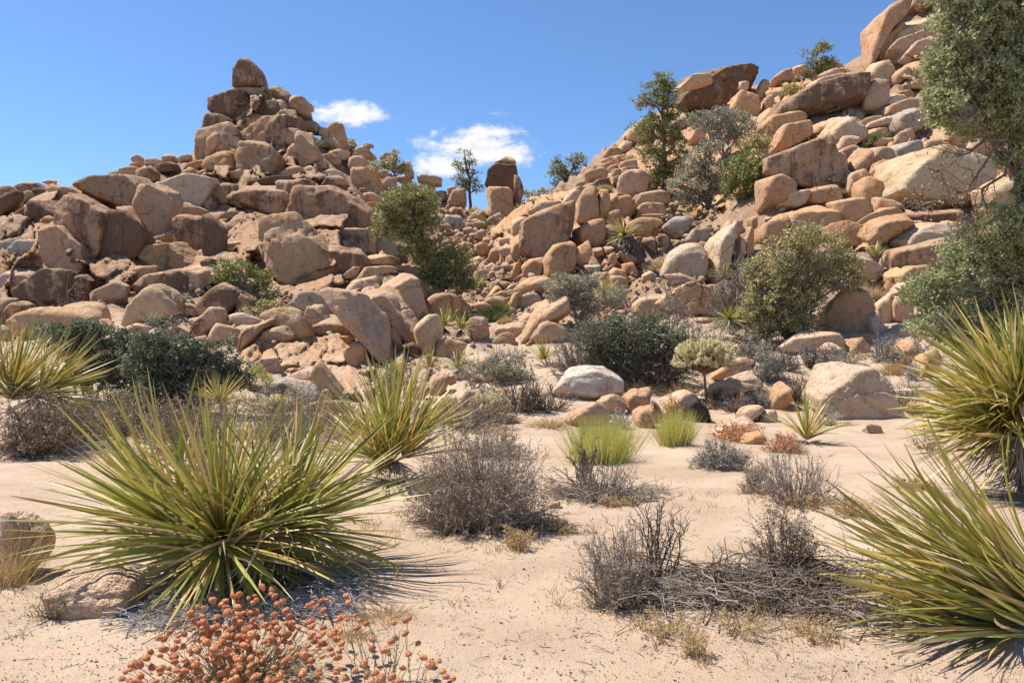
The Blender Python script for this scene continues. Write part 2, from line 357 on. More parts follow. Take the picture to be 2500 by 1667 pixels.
# the earth between the boulders lies a little deeper than the surface the boulders make
RGH = np.clip((GY - 21) / 5, 0, 1) * np.clip((GZ - 2.2) / 2, 0, 1)
_p = np.stack([GX.ravel(), GY.ravel(), GZ.ravel()], 1)
DROP = RGH * (.3 + .9 * np.abs(fbm(_p * .45, 3, 71)).reshape(GX.shape) - .5 * np.abs(fbm(_p * 1.1, 2, 73)).reshape(GX.shape))
gidx = np.arange(ny * nx).reshape(ny, nx)
gf = np.stack([gidx[:-1, :-1], gidx[:-1, 1:], gidx[1:, 1:], gidx[1:, :-1]], -1).reshape(-1, 4)
ground = link('ground', mesh_np('ground', np.stack([GX, GY, GZ - DROP], -1).reshape(-1, 3), gf, True, M_GROUND))
ground.data.materials.append(M_ROCK); ground.color = (.36, .24, .155, .44)
fc = (RGH[:-1, :-1] + RGH[1:, 1:]).ravel() / 2
ground.data.polygons.foreach_set('material_index', (fc > .3).astype(np.int32))
tag(ground, kind='structure')

# ------------------------------------------------------------------ rocks
TONE = {'p': ((.65, .475, .32), .17), 't': ((.60, .40, .245), .28), 'o': ((.59, .355, .19), .27), 'd': ((.40, .25, .155), .74), 'g': ((.49, .415, .335), .38), 'r': ((.48, .305, .185), .56), 'w': ((.63, .535, .425), .16)}
TONEW = {'w': 'whitish', 'p': 'pale', 't': 'tan', 'o': 'orange', 'd': 'dark stained', 'g': 'grey', 'r': 'reddish brown'}
_cs = {}
def cube_sphere(n):
    if n in _cs: return _cs[n]
    a = np.tan(np.linspace(-1, 1, n + 1) * math.pi / 4)
    key = {}; vs = []; fs = []
    u, v = np.meshgrid(a, a)
    pts = []
    for ax in range(3):
        for s in (-1, 1):
            p = np.empty((n + 1, n + 1, 3)); p[..., ax] = s; p[..., (ax + 1) % 3] = u; p[..., (ax + 2) % 3] = v
            pts.append((p, s))
    allp = np.concatenate([p.reshape(-1, 3) for p, s in pts])
    q = np.round(allp * 1e5).astype(np.int64)
    _, first, inv = np.unique(q, axis=0, return_index=True, return_inverse=True); inv = inv.ravel()
    V = allp[first]; V = V / np.linalg.norm(V, axis=1)[:, None]
    F_ = []
    m = (n + 1) ** 2
    for k, (p, s) in enumerate(pts):
        ix = inv[k * m:(k + 1) * m].reshape(n + 1, n + 1)
        f = np.stack([ix[:-1, :-1], ix[:-1, 1:], ix[1:, 1:], ix[1:, :-1]], -1).reshape(-1, 4)
        F_.append(f if s > 0 else f[:, ::-1])
    _cs[n] = (V, np.concatenate(F_)); return _cs[n]
def hull(p):
    p = sorted(map(tuple, p))
    def half(pp):
        o = []
        for q in pp:
            while len(o) > 1 and (o[-1][0] - o[-2][0]) * (q[1] - o[-2][1]) - (o[-1][1] - o[-2][1]) * (q[0] - o[-2][0]) <= 0: o.pop()
            o.append(q)
        return o
    a, b = half(p), half(p[::-1]); return np.array(a[:-1] + b[:-1])
def rock_shape(h2, hd, rng, p=9., nres=16, rough=1., cracks=0, seed=0, sink=1.2, grow=.12, cham=True):
    """h2: convex outline (counter-clockwise) in the x,z plane about the origin, hd: half depth. Returns vertices, faces."""
    pl = []
    n = len(h2)
    for i in range(n):
        a, b = h2[i], h2[(i + 1) % n]; e = b - a; L = math.hypot(*e)
        if L < 1e-6: continue
        nn = np.array((e[1], -e[0])) / L; d = float(nn @ a)
        if d <= 1e-4: continue
        t = rng.normal(0, .17)
        if nn[1] > .4: t -= .10
        if nn[1] < -.5: d *= sink
        pl.append((nn[0] * math.cos(t), math.sin(t), nn[1] * math.cos(t), d * 1.03))
    ex, ez = np.abs(h2).max(0)
    fx = rng.normal(0, .30); fz = rng.normal(.22, .22)
    for v, dd in (((fx, -1, fz), hd), ((fx + rng.normal(0, .5), -1, fz + rng.normal(.2, .4)), hd * rng.uniform(1.0, 1.15)), ((rng.normal(0, .7), -1, rng.normal(.6, .5)), hd * rng.uniform(1.05, 1.3)), ((rng.normal(0, .3), 1, rng.normal(0, .3)), hd), ((rng.normal(0, .6), 1, rng.normal(.3, .5)), hd * 1.1)):
        v = np.array(v, float); v[0] *= min(1, 1.2 * hd / ex); v[2] *= min(1, 1.2 * hd / ez); v /= np.linalg.norm(v)
        sup = abs(v[0]) * ex + abs(v[1]) * hd + abs(v[2]) * ez
        pl.append((*v, sup * min(.95, .80 * dd / hd)))
    for _ in range(int(rng.integers(2, 6)) if cham else 0):
        v = rng.normal(0, 1, 3) * np.array((1, 1.1, 1)); v[1] = -abs(v[1]); v /= np.linalg.norm(v)
        pl.append((*v, (abs(v[0]) * ex + abs(v[1]) * hd + abs(v[2]) * ez) * rng.uniform(.60, .80)))
    pl += [(0, -1, 0, hd * 1.04), (0, 1, 0, hd * 1.04)]
    pl = np.array(pl)
    D, Fc = cube_sphere(nres)
    ext = np.array((np.abs(h2[:, 0]).max(), hd, np.abs(h2[:, 1]).max()))
    D = D * ext; D = D / np.linalg.norm(D, axis=1)[:, None]
    q = np.maximum(0, (D @ pl[:, :3].T) / pl[:, 3])
    r = (q ** p).sum(1) ** (-1 / p)
    V = D * r[:, None]
    size = float(np.sqrt(ext[0] * ext[2])); 
    nz = fbm(V / size * .9 + seed * 7.31, 2, 21) * .05 + fbm(V / size * 2.6 + seed * 3.7, 4, 31, .55) * .030 * rough
    ridg = 1 - np.abs(fbm(V / size * 1.6 + seed * 1.7, 3, 41))
    nz = nz - np.clip(ridg - .86, 0, 1) * .28 * rough
    for k in range(cracks):
        nn = rng.normal(0, 1, 3); nn[1] *= .35; nn /= np.linalg.norm(nn)
        dist = V @ nn - rng.uniform(-.55, .55) * size + fbm(V / size * 1.7 + seed, 2, 50 + k) * .10 * size
        w = max(.014 * size, .02)
        nz = nz - .055 * np.exp(-(dist / w) ** 2) * (vnoise(V / size * 1.2 + 9 * k + seed, 60) > -.25)
        nz = nz + .02 * np.tanh(dist / (.06 * size))
    V = V * (1 + nz * np.clip(size / np.maximum(r, .3 * size), .3, 1.6))[:, None]
    # fit the silhouette to the outline
    b0 = h2.min(0); b1 = h2.max(0); b0 = b0 * np.array((1, sink ** .7))
    for ax, k in ((0, 0), (2, 1)):
        lo, hi = V[:, ax].min(), V[:, ax].max(); g = grow * (b1[k] - b0[k])
        V[:, ax] = (V[:, ax] - (lo + hi) / 2) * ((b1[k] - b0[k] + g) / (hi - lo)) + (b0[k] + b1[k]) / 2
    V[:, 1] *= 1.05 * hd / max(-V[:, 1].min(), 1e-6)
    return V, Fc
ROCKS = []
def add_rock(pts, tone, name=None, label=None, d=None, seed=0, cat=None, p=None, fwd=0., cracks=None, mat=None, group=None, sink=1.2, exact=False):
    rng = np.random.default_rng(1000 + seed)
    pts = hull(pts)
    x0, y0 = pts.min(0); x1, y1 = pts.max(0); w, h = x1 - x0, y1 - y0
    c = np.array(((x0 + x1) / 2, (y0 + y1) / 2)); c = (c + pts.mean(0)) / 2
    size = math.sqrt(w * h)
    if d is None:
        db = hit(c[0], y0 + .97 * h); dc = hit(c[0], c[1])
        if db is None: db = dc if dc else 58.
        s = db / F; hd = .5 * min(max(w, h), 1.35 * min(w, h)) * s
        d = min(dc, db + .75 * hd) if dc else db + .4 * hd
        d = max(d, db - hd) - fwd + ((-.30 * hd if exact else .36 * hd) if c[0] < 905 and 425 < c[1] < 730 else .12 * hd)
    s = d / F
    hd = .5 * min(max(w, h), 1.35 * min(w, h)) * s * rng.uniform(.85, 1.1)
    h2 = np.stack([(pts[:, 0] - c[0]) * s, -(pts[:, 1] - c[1]) * s], 1)
    h2 = hull(h2)
    nres = int(np.clip(size / 5.4, 7, 46))
    p = p or rng.choice([10, 14, 20, 28, 40])
    if cracks is None: cracks = 0 if size < 55 else int(rng.integers(0, 3)) + (1 if size > 110 else 0)
    left = c[0] < 905 and 425 < c[1] < 730 and size > 40        # the massive jointed cliff
    if left: p = float(rng.choice([30, 45, 60])); cracks += 2; hd *= .85
    if exact: p = 45.
    V, Fc = rock_shape(h2, hd, rng, p, nres, rng.uniform(.8, 1.35), cracks, seed, sink, (.0 if c[1] < 330 else .1) if exact else .24 if left else .13, not exact)
    asp = w / h
    if name is None: name = 'flat_boulder' if asp > 1.9 else 'standing_rock' if asp < .66 else 'boulder' if size > 42 else 'stone'
    o = link(name, mesh_np(name, V, Fc, True, mat or M_ROCK), None, px2w(c[0], c[1], d))
    col, va = TONE[tone]
    k = rng.uniform(.9, 1.1)
    o.color = (min(col[0] * k * rng.uniform(.97, 1.03), 1), col[1] * k * rng.uniform(.97, 1.03), col[2] * k * rng.uniform(.95, 1.05), float(np.clip(va + rng.normal(0, .06), 0, 1)))
    ROCKS.append(dict(o=o, c=c, size=size, asp=asp, tone=tone, label=label, cat=cat or 'rock', group=group))
    return o

FR = {'A': (0, 100, 2.6133), 'B': (800, 200, 2.94), 'C': (1500, 0, 2.3515), 'D': (0, 500, 2.6133), 'E': (800, 500, 2.6133), 'G': (1600, 500, 2.6133), 'H': (0, 1000, 2.351)}
# one rock to a line: tone letter, outline as x y pairs in the survey frame, optional label after '#'
RT = {}
RT['A'] = '''r! 1508 305 1515 165 1545 105 1600 110 1650 160 1680 240 1692 300 # lone rectangular rock spire standing on top of the peak
d! 1345 380 1420 340 1500 312 1560 320 1590 400 1570 480 1500 500 1400 480 1350 460 # dark stained summit block overhanging just under the lone spire
d 1360 490 1480 500 1520 540 1440 570 1370 600 1320 640 1340 540
o 1510 490 1600 480 1570 540 1520 530
t 1620 320 1700 300 1740 330 1700 360 1640 340
r 1700 310 1750 285 1790 320 1840 350 1840 400 1790 410 1720 350
t 1855 360 1900 350 1985 395 1975 430 1900 445 1860 420
t 1905 440 1965 425 1990 500 1920 490
t 1705 430 1760 395 1825 405 1835 450 1870 490 1800 520 1720 490 # tan rounded boulder under the small shrub near the summit
r 1835 430 1900 470 1915 560 1900 660 1850 640 1750 590 1730 540 1800 510
t 1570 520 1630 475 1680 490 1690 540 1600 560 1570 555
t 1740 500 1780 480 1810 510 1790 540 1745 535
t 1450 590 1520 565 1580 575 1560 610 1450 615
t 1560 590 1640 555 1710 570 1730 620 1680 650 1580 620
o 1330 620 1400 590 1420 640 1380 700 1330 740 1310 720
t 1410 640 1480 600 1540 610 1580 680 1500 710 1360 720 1370 680
r! 1560 620 1720 640 1830 760 1820 830 1700 860 1600 840 1550 760 # big reddish brown face at the foot of the peak
o 1320 780 1380 730 1480 715 1520 780 1520 830 1440 860 1340 850
r 1510 720 1590 700 1640 790 1600 840 1540 800
o 1470 850 1540 830 1570 870 1540 890 1480 890
o 1180 790 1280 755 1340 760 1330 800 1240 830 1170 820
o 1150 860 1200 810 1250 830 1210 870 1150 885
t 1250 840 1300 815 1320 850 1290 870 1250 865
r 1760 560 1850 600 1905 560 1910 640 1840 720 1750 640
t! 1908 580 1945 575 2010 640 2050 740 2000 800 1930 810 1915 740 # tall leaning tan pillar on the shoulder of the peak
t 1840 690 1880 655 1908 665 1920 780 1870 800 1835 750 # shorter pillar standing against the tall leaning pillar
r 1925 500 2000 500 2040 540 2030 590 1960 570
t 2085 570 2130 540 2150 545 2210 650 2205 690 2130 680 2080 610 # pointed tan rock on the skyline beneath the smaller cloud
t 2040 550 2085 555 2085 610 2040 600
p 2060 630 2130 625 2180 670 2120 690 2060 670
t 2100 710 2160 695 2230 725 2220 760 2130 755
p 2050 740 2130 730 2170 765 2150 790 2080 780
t 2225 770 2280 745 2340 760 2345 810 2280 840 2230 820
t 2030 770 2080 765 2090 820 2030 820
p 2060 830 2130 820 2190 850 2200 890 2120 860
p 1940 820 1990 805 2030 830 2000 860 1940 850
t 2270 690 2350 660 2352 750 2300 740
t 2250 840 2320 820 2352 850 2352 940 2300 930 2250 880
o 1790 860 1860 800 1920 800 1930 850 1850 880 1800 875
t 845 750 880 735 910 750 915 795 860 790 # small round stone perched on the low ridge by the peak
t 830 790 880 780 890 810 840 815
t 770 820 850 805 890 820 870 860 790 860
r 880 830 960 805 1000 850 1000 890 920 905 880 880
d 990 790 1070 770 1130 800 1100 830 1010 840
t 1045 725 1090 715 1130 740 1110 775 1060 760
t 1130 740 1220 730 1220 760 1150 770
p 920 760 1000 750 1040 765 980 790 920 785
r 0 935 70 930 110 960 60 990 0 1000
d 10 1010 80 970 125 970 110 1020 30 1100 5 1080
r 100 925 170 905 250 910 300 940 230 970 130 965
o 280 900 320 888 355 895 350 915 290 915 # little orange cap stone on the low skyline
p 310 920 370 915 395 935 330 945
t 130 980 180 955 215 970 190 1010 130 1035
t 60 1050 120 1010 140 1060 80 1085
d 190 1000 250 950 320 950 340 1010 240 1030 190 1030
t 330 950 420 940 510 950 620 1010 560 1050 430 1050 350 1010
r! 500 930 620 880 780 855 860 870 930 930 960 1060 930 1110 800 1080 640 1010 540 960 # huge reddish brown slab tilted along the crest of the cliff
t! 930 920 1000 920 1090 970 1120 1020 1115 1200 1020 1240 950 1180 890 1080 920 1060 # tall cleft tan block next to the tilted crest slab
r! 430 1070 530 1010 620 1040 760 1110 750 1230 660 1400 560 1490 460 1440 450 1200 # largest bulging brown boulder of the shaded cliff
d 190 1080 330 1030 400 1080 430 1180 380 1215 300 1210 220 1170
o 240 1180 330 1130 400 1190 370 1220 280 1210
d 80 1120 200 1050 300 1040 200 1100 100 1140
d 0 1170 90 1140 150 1160 130 1210 0 1220
p 80 1250 150 1215 180 1240 160 1280 100 1280
p 180 1220 270 1210 260 1250 190 1280
g 0 1290 100 1260 150 1310 60 1390 0 1420
g 30 1440 150 1290 300 1280 320 1340 210 1430 100 1440 # flat grey sunlit ledge on the end of the shaded cliff
p 0 1520 80 1460 170 1480 210 1520 150 1568 0 1600
t! 320 1230 440 1200 560 1290 580 1440 540 1480 400 1440 330 1320
d! 740 1110 830 1130 950 1230 960 1290 900 1380 780 1400 700 1480 680 1400 740 1220 # dark overhanging block above the cave-like hollow
r 770 1065 850 1070 960 1160 990 1240 900 1180 800 1110
t 970 1250 1110 1200 1130 1270 1060 1300 970 1290
r! 1130 1150 1180 1115 1270 1140 1310 1250 1300 1330 1220 1380 1150 1340 1130 1250 # rounded reddish brown bulge above the hollow
t 1120 1040 1200 1040 1310 1090 1320 1140 1250 1130 1130 1110
d! 1310 1110 1380 1140 1450 1200 1450 1300 1390 1400 1330 1380 1310 1250
p! 1020 925 1130 890 1250 875 1380 890 1360 950 1300 1080 1200 1060 1090 960 # broad pale boulder on the crest below the peak
r 1365 960 1420 920 1490 920 1500 990 1470 1050 1400 1070 1360 1010 # round brown boulder against the broad pale crest boulder
r 1310 1050 1370 1010 1400 1060 1390 1130 1320 1080
r! 1500 950 1620 920 1780 930 1870 1010 1870 1060 1800 1120 1620 1050 1510 1000 # long smooth brown boulder lying along the cliff top
r 1510 960 1640 980 1740 1060 1690 1110 1600 1080 1520 1010
r! 1780 900 1880 890 1960 890 1990 1000 1970 1100 1880 1125 1830 1110 1870 1020
d 1600 900 1720 870 1860 870 1840 910 1700 920
r 1420 1110 1480 1085 1535 1100 1530 1150 1460 1185 1425 1160
r 1470 1180 1540 1145 1630 1155 1665 1200 1655 1250 1580 1265 1480 1260 # squat brown block sitting on the stepped pale ledges
p 1400 1340 1480 1290 1630 1270 1640 1330 1560 1360 1420 1380
g 1480 1280 1560 1255 1640 1255 1630 1290 1500 1300
p 1390 1390 1450 1370 1540 1370 1540 1400 1400 1400
r! 1950 910 2100 920 2240 980 2352 1080 2372 1200 2200 1195 1980 1190 1880 1140 1940 1060 # wide dark streaked cliff wall above the long crack
r! 1960 1205 2180 1196 2372 1206 2372 1330 2290 1360 2130 1330 2000 1240
t! 1640 1260 1780 1140 1830 1130 1970 1200 2080 1310 2180 1430 2150 1568 1900 1560 1780 1480 1680 1380 # wide tan rock face sloping down behind the green bush
t 1770 1180 1830 1130 1890 1160 1900 1300 1880 1390 1820 1330
g 1650 1150 1790 1120 1800 1150 1720 1200 1660 1240
t 2030 870 2150 865 2210 910 2200 930 2060 920
r 2080 1310 2300 1330 2352 1400 2300 1480 2180 1440
d 600 1400 760 1380 900 1400 1000 1420 900 1480 700 1490
r 1000 1300 1130 1290 1250 1400 1200 1480 1050 1450 960 1380
d 560 1490 700 1480 760 1540 700 1590 570 1590'''
RT['D'] = '''o 710 480 850 410 980 400 990 440 900 500 790 525 # tilted orange slab wedged across the dark hollow
t 580 570 740 500 800 530 790 590 720 630 590 620
r 880 520 960 450 1150 420 1220 480 1260 550 1100 600 900 590 # smooth brown dome lying in the shade below the cliff
t 1160 440 1230 400 1310 430 1315 490 1260 545 1200 480
d 1290 380 1350 345 1375 360 1360 410 1300 430
t 820 680 1000 520 1060 540 1140 640 1120 700 900 740 780 780 # pale wedge shaped boulder behind the gnarled dead juniper
t 80 830 200 680 330 630 500 625 610 660 630 720 400 780 200 850 # broad flat topped boulder behind the bare black tree
r 65 660 110 620 170 640 180 700 90 800 60 800
r 0 600 80 610 90 650 60 780 0 760
t 0 770 40 800 60 850 0 870
r 1290 660 1430 500 1490 510 1560 560 1500 650 1440 720 1350 690 # dark striped half of the split boulder beside the green bush
p 1430 480 1560 480 1660 540 1720 620 1650 620 1560 550 1500 510 # pale rounded back half of the split boulder
r 1520 640 1560 570 1640 610 1620 660 1530 690
p 1170 640 1200 630 1300 680 1280 700 1200 700
t 1250 760 1340 660 1400 670 1430 730 1330 840 1260 840
t 1330 850 1390 760 1540 800 1550 860 1430 890 1330 880
p 1460 710 1540 690 1650 740 1640 770 1530 760
p 760 800 880 750 990 780 980 820 880 830 780 820
p 1060 800 1150 780 1230 820 1200 850 1100 860
t 1210 860 1310 830 1320 880 1210 880
p 640 740 680 730 740 790 700 800 650 770
r 440 480 530 460 570 500 560 630 470 640 440 560
r! 120 560 300 420 450 430 440 620 250 650 150 620 # dark speckled rock face beside the bare black tree
t 1690 720 1790 670 1870 670 1960 740 1990 830 1900 900 1800 760
t 1610 900 1720 780 1820 755 1880 820 1880 900 1780 890 1640 910 # dome shaped tan boulder at the end of the central outcrop
t 1530 930 1580 790 1680 740 1740 730 1620 880 1560 960
t 1600 920 1700 880 1800 870 1830 920 1760 950 1640 950
g 1840 630 1920 570 2040 560 2130 600 2140 720 1990 640 1880 640
t 1980 640 2030 650 2100 740 2020 790 1960 720
t 2010 770 2070 725 2160 730 2215 800 2150 860 2060 870 2020 820
t 2080 880 2150 825 2220 840 2220 900 2130 915
o 2205 920 2260 880 2352 890 2352 1040 2280 1050 2220 990
p 1600 1030 1700 970 1770 970 1780 1080 1700 1095 1620 1060
p 1765 960 1840 935 1930 940 1930 1000 1830 990
t 1790 1010 1840 995 1895 1010 1890 1060 1830 1085 1790 1060
t 1890 900 1930 880 1980 895 1975 935 1900 930
t 1880 930 1970 935 1975 980 1930 975
p 1985 950 2030 935 2080 960 2090 1000 2020 1010 1990 985
p 1850 1090 1920 1040 2000 1035 2035 1060 2030 1130 1990 1150 1880 1120
t 1930 990 1990 980 2030 1010 2020 1040 1935 1030
g 1690 1130 1790 1105 1900 1130 2000 1200 2030 1250 1900 1280 1720 1240 # low grey boulder at the foot of the central outcrop
o 1955 1150 2010 1140 2030 1180 2010 1220 1970 1190
t 2010 1040 2050 1000 2130 1100 2200 1200 2180 1250 2050 1230 2020 1160
t 2060 1190 2100 1175 2140 1220 2100 1250 2060 1230
o 1920 1310 2000 1270 2120 1250 2210 1270 2200 1320 1950 1330
p 2090 970 2140 960 2165 1000 2110 1010
o 2160 930 2210 910 2220 990 2170 980
o 2290 1050 2352 1050 2352 1120 2310 1110'''
RT['E'] = '''p 290 270 340 215 400 190 460 225 500 300 490 340 420 320 350 280 # cap rock of the stacked cairn beside the large pinyon
t 180 380 250 340 400 315 440 345 420 390 250 395 # middle layer of the stacked cairn beside the large pinyon
t 180 470 230 400 300 410 440 390 420 420 300 430 190 480
t 425 410 470 378 520 385 535 420 480 432
t 120 555 170 490 290 460 330 520 240 560 150 565
r 430 240 490 280 510 340 500 380 430 370 440 300
t 110 440 170 395 205 400 190 450 130 465
r 185 300 240 288 255 320 200 350
t! 330 540 420 500 500 440 560 450 600 560 635 690 590 740 520 640 440 560 # fluted upper wall of the central outcrop below the cairn
t! 210 560 340 520 440 570 520 660 600 780 560 900 460 800 380 640 280 590 # long fluted rib running down the central outcrop
t! 0 590 110 560 210 580 300 650 380 780 400 1000 320 1020 200 880 100 700 # outer fluted rib of the central outcrop
r 350 800 420 770 470 860 470 900 410 935 370 880
r 410 930 480 900 530 880 580 930 560 990 420 980
t 640 670 660 580 720 560 800 570 850 610 820 680 740 700 660 710 # blocky tan boulder behind the yucca tuft with one dark hole
o 800 650 860 620 910 660 925 720 860 720 810 690
p 550 800 630 715 700 715 720 780 700 920 640 965 580 900 # rounded pale boulder beside the yucca tuft below the large pinyon
t 690 940 720 870 820 860 880 880 860 960 760 975 700 970 # flat topped block below the yucca tuft
t 890 750 950 720 1010 740 1025 820 980 880 930 880 900 830
o 1000 600 1070 520 1110 540 1060 580 1010 610
t 1050 570 1110 550 1165 560 1160 610 1080 590
t 910 640 1000 620 1050 650 1000 690 920 680
t 1010 610 1080 585 1130 610 1140 660 1060 670
t 1210 630 1250 580 1320 565 1355 590 1330 630 1230 660
t 1300 500 1360 470 1410 480 1390 560 1310 560
o 1200 520 1260 470 1400 455 1420 475 1330 500 1220 570
t 1145 530 1180 505 1215 520 1190 560 1150 560
t 1295 660 1360 620 1390 630 1340 690 1300 690
t 1240 840 1330 680 1450 610 1530 600 1540 690 1440 760 1320 820 1270 870 # large smooth leaning boulder beside the grey green bush
t 1300 870 1360 770 1440 750 1530 790 1540 840 1400 890 1310 890
t 1070 800 1130 760 1230 755 1260 790 1240 860 1160 840 1080 830
o 1045 870 1100 820 1160 815 1190 860 1180 890 1060 890
t 1210 740 1260 690 1330 700 1290 760 1220 770
o 1160 640 1190 570 1230 560 1220 650 1180 690
r! 1235 200 1250 130 1330 70 1480 10 1560 0 1555 120 1540 200 1400 320 1290 330 1235 270 # huge flat faced brown boulder in the middle of the slope
o 1370 330 1430 260 1570 235 1590 330 1580 410 1450 440 1370 450 # squarish orange block leaning below the huge flat faced boulder
o 1575 170 1620 130 1750 100 1765 180 1745 265 1660 260 1590 240 # orange cube shaped block next to the huge flat faced boulder
o 1580 290 1650 240 1680 320 1650 400 1595 410
o 1245 400 1300 350 1390 335 1370 450 1280 460 1250 440
o 1190 370 1240 370 1250 430 1210 490 1180 450
t 1170 200 1180 110 1230 80 1275 85 1240 200 1190 220
o 1170 300 1200 240 1230 220 1245 330 1200 360
t 945 300 960 255 1010 245 1025 290 990 330 950 325
r 1025 330 1040 280 1080 275 1095 330 1070 375 1030 375
p 1090 280 1140 265 1200 270 1170 340 1110 310
p 1090 245 1130 210 1200 215 1220 240 1150 265
t 930 220 960 170 1000 175 1010 210 970 235
p 1095 160 1130 150 1170 160 1150 200 1110 200
t 920 120 970 105 1015 125 1000 150 940 145
t 1010 100 1050 75 1095 105 1080 130 1030 130
t 1060 70 1100 50 1130 70 1150 120 1110 125
g 720 120 760 60 850 80 860 130 780 170 730 150 # grey boulder at the head of the rubble beside the large pinyon
t 895 90 930 50 980 70 970 110 910 125
t 930 350 970 330 1020 370 990 400 940 395
t 1000 400 1050 370 1090 400 1060 430
t 940 430 1010 410 1060 460 1000 480
o 1925 130 1960 100 2100 95 2130 110 2100 200 2000 210 1940 160
t 1975 20 2080 0 2140 10 2140 50 2000 60
o 1965 75 2080 55 2150 60 2140 100 1970 95
r 2000 210 2080 205 2090 300 2060 310 2000 250
r 2100 210 2150 190 2185 230 2180 280 2110 280
r 1770 140 1800 130 1860 150 1830 230 1770 220
o 1780 60 1840 30 1870 60 1860 130 1790 130
t 1680 280 1750 270 1760 310 1690 330
t 1760 270 1820 265 1810 300 1765 310
t 1850 310 1890 295 1970 340 1960 370 1880 370
t 1790 330 1830 310 1845 360 1800 390
o 1880 375 1950 370 1980 420 1950 445 1880 420
o 1795 430 1830 400 1900 420 1910 460 1850 470 1800 455
g 1640 380 1740 380 1740 430 1660 430
t 1800 470 1880 455 1910 490 1915 550 1860 560 1820 520
t 1730 430 1790 430 1790 475 1740 475
p 2010 450 2060 420 2100 450 2080 490 2010 480
t 1970 660 2060 590 2200 570 2352 590 2352 690 2150 700 1980 710 # long flat tan rock behind the bare grey shrub
t 2160 440 2250 435 2352 480 2352 520 2200 500
w 1450 1180 1520 1080 1640 1040 1720 1045 1840 1120 1880 1190 1700 1240 1560 1250 1470 1210 # big smooth whitish boulder under the dark green thicket
t 1530 1370 1600 1300 1700 1260 1750 1290 1790 1340 1720 1400 1600 1420 # low pale rock on the sand in front of the whitish boulder
t 1730 1250 1780 1210 1850 1215 1920 1300 1860 1340 1760 1310
o 1905 1230 1950 1185 2030 1175 2065 1220 2050 1290 1960 1350 1920 1300 # egg shaped orange boulder near the bright yellow green bush
o 1960 1370 1990 1310 2060 1285 2090 1330 2080 1400 2000 1430 1970 1410 # small orange rock leaning on the egg shaped boulder
r 2060 1240 2110 1290 2140 1350 2120 1400 2080 1390
p 2140 1280 2200 1230 2300 1190 2352 1200 2330 1290 2240 1330 2160 1330 # pale rock behind the charred black stump
t 950 1060 970 990 1020 985 1055 1060 1040 1110 970 1110
t 910 1110 960 1080 1050 1110 1000 1140 920 1140
t 650 1150 680 1090 750 1085 770 1130 740 1200 660 1220
t 550 1200 590 1140 640 1140 650 1200 560 1250
t 760 1090 800 1085 815 1140 780 1150
t 840 1270 880 1200 960 1180 980 1210 900 1290
t 1100 1090 1150 1080 1180 1110 1120 1120
o 1375 1925 1420 1900 1470 1895 1480 1915 1440 1940 1380 1940 # flat orange stone lying under the edge of the round brown bush'''
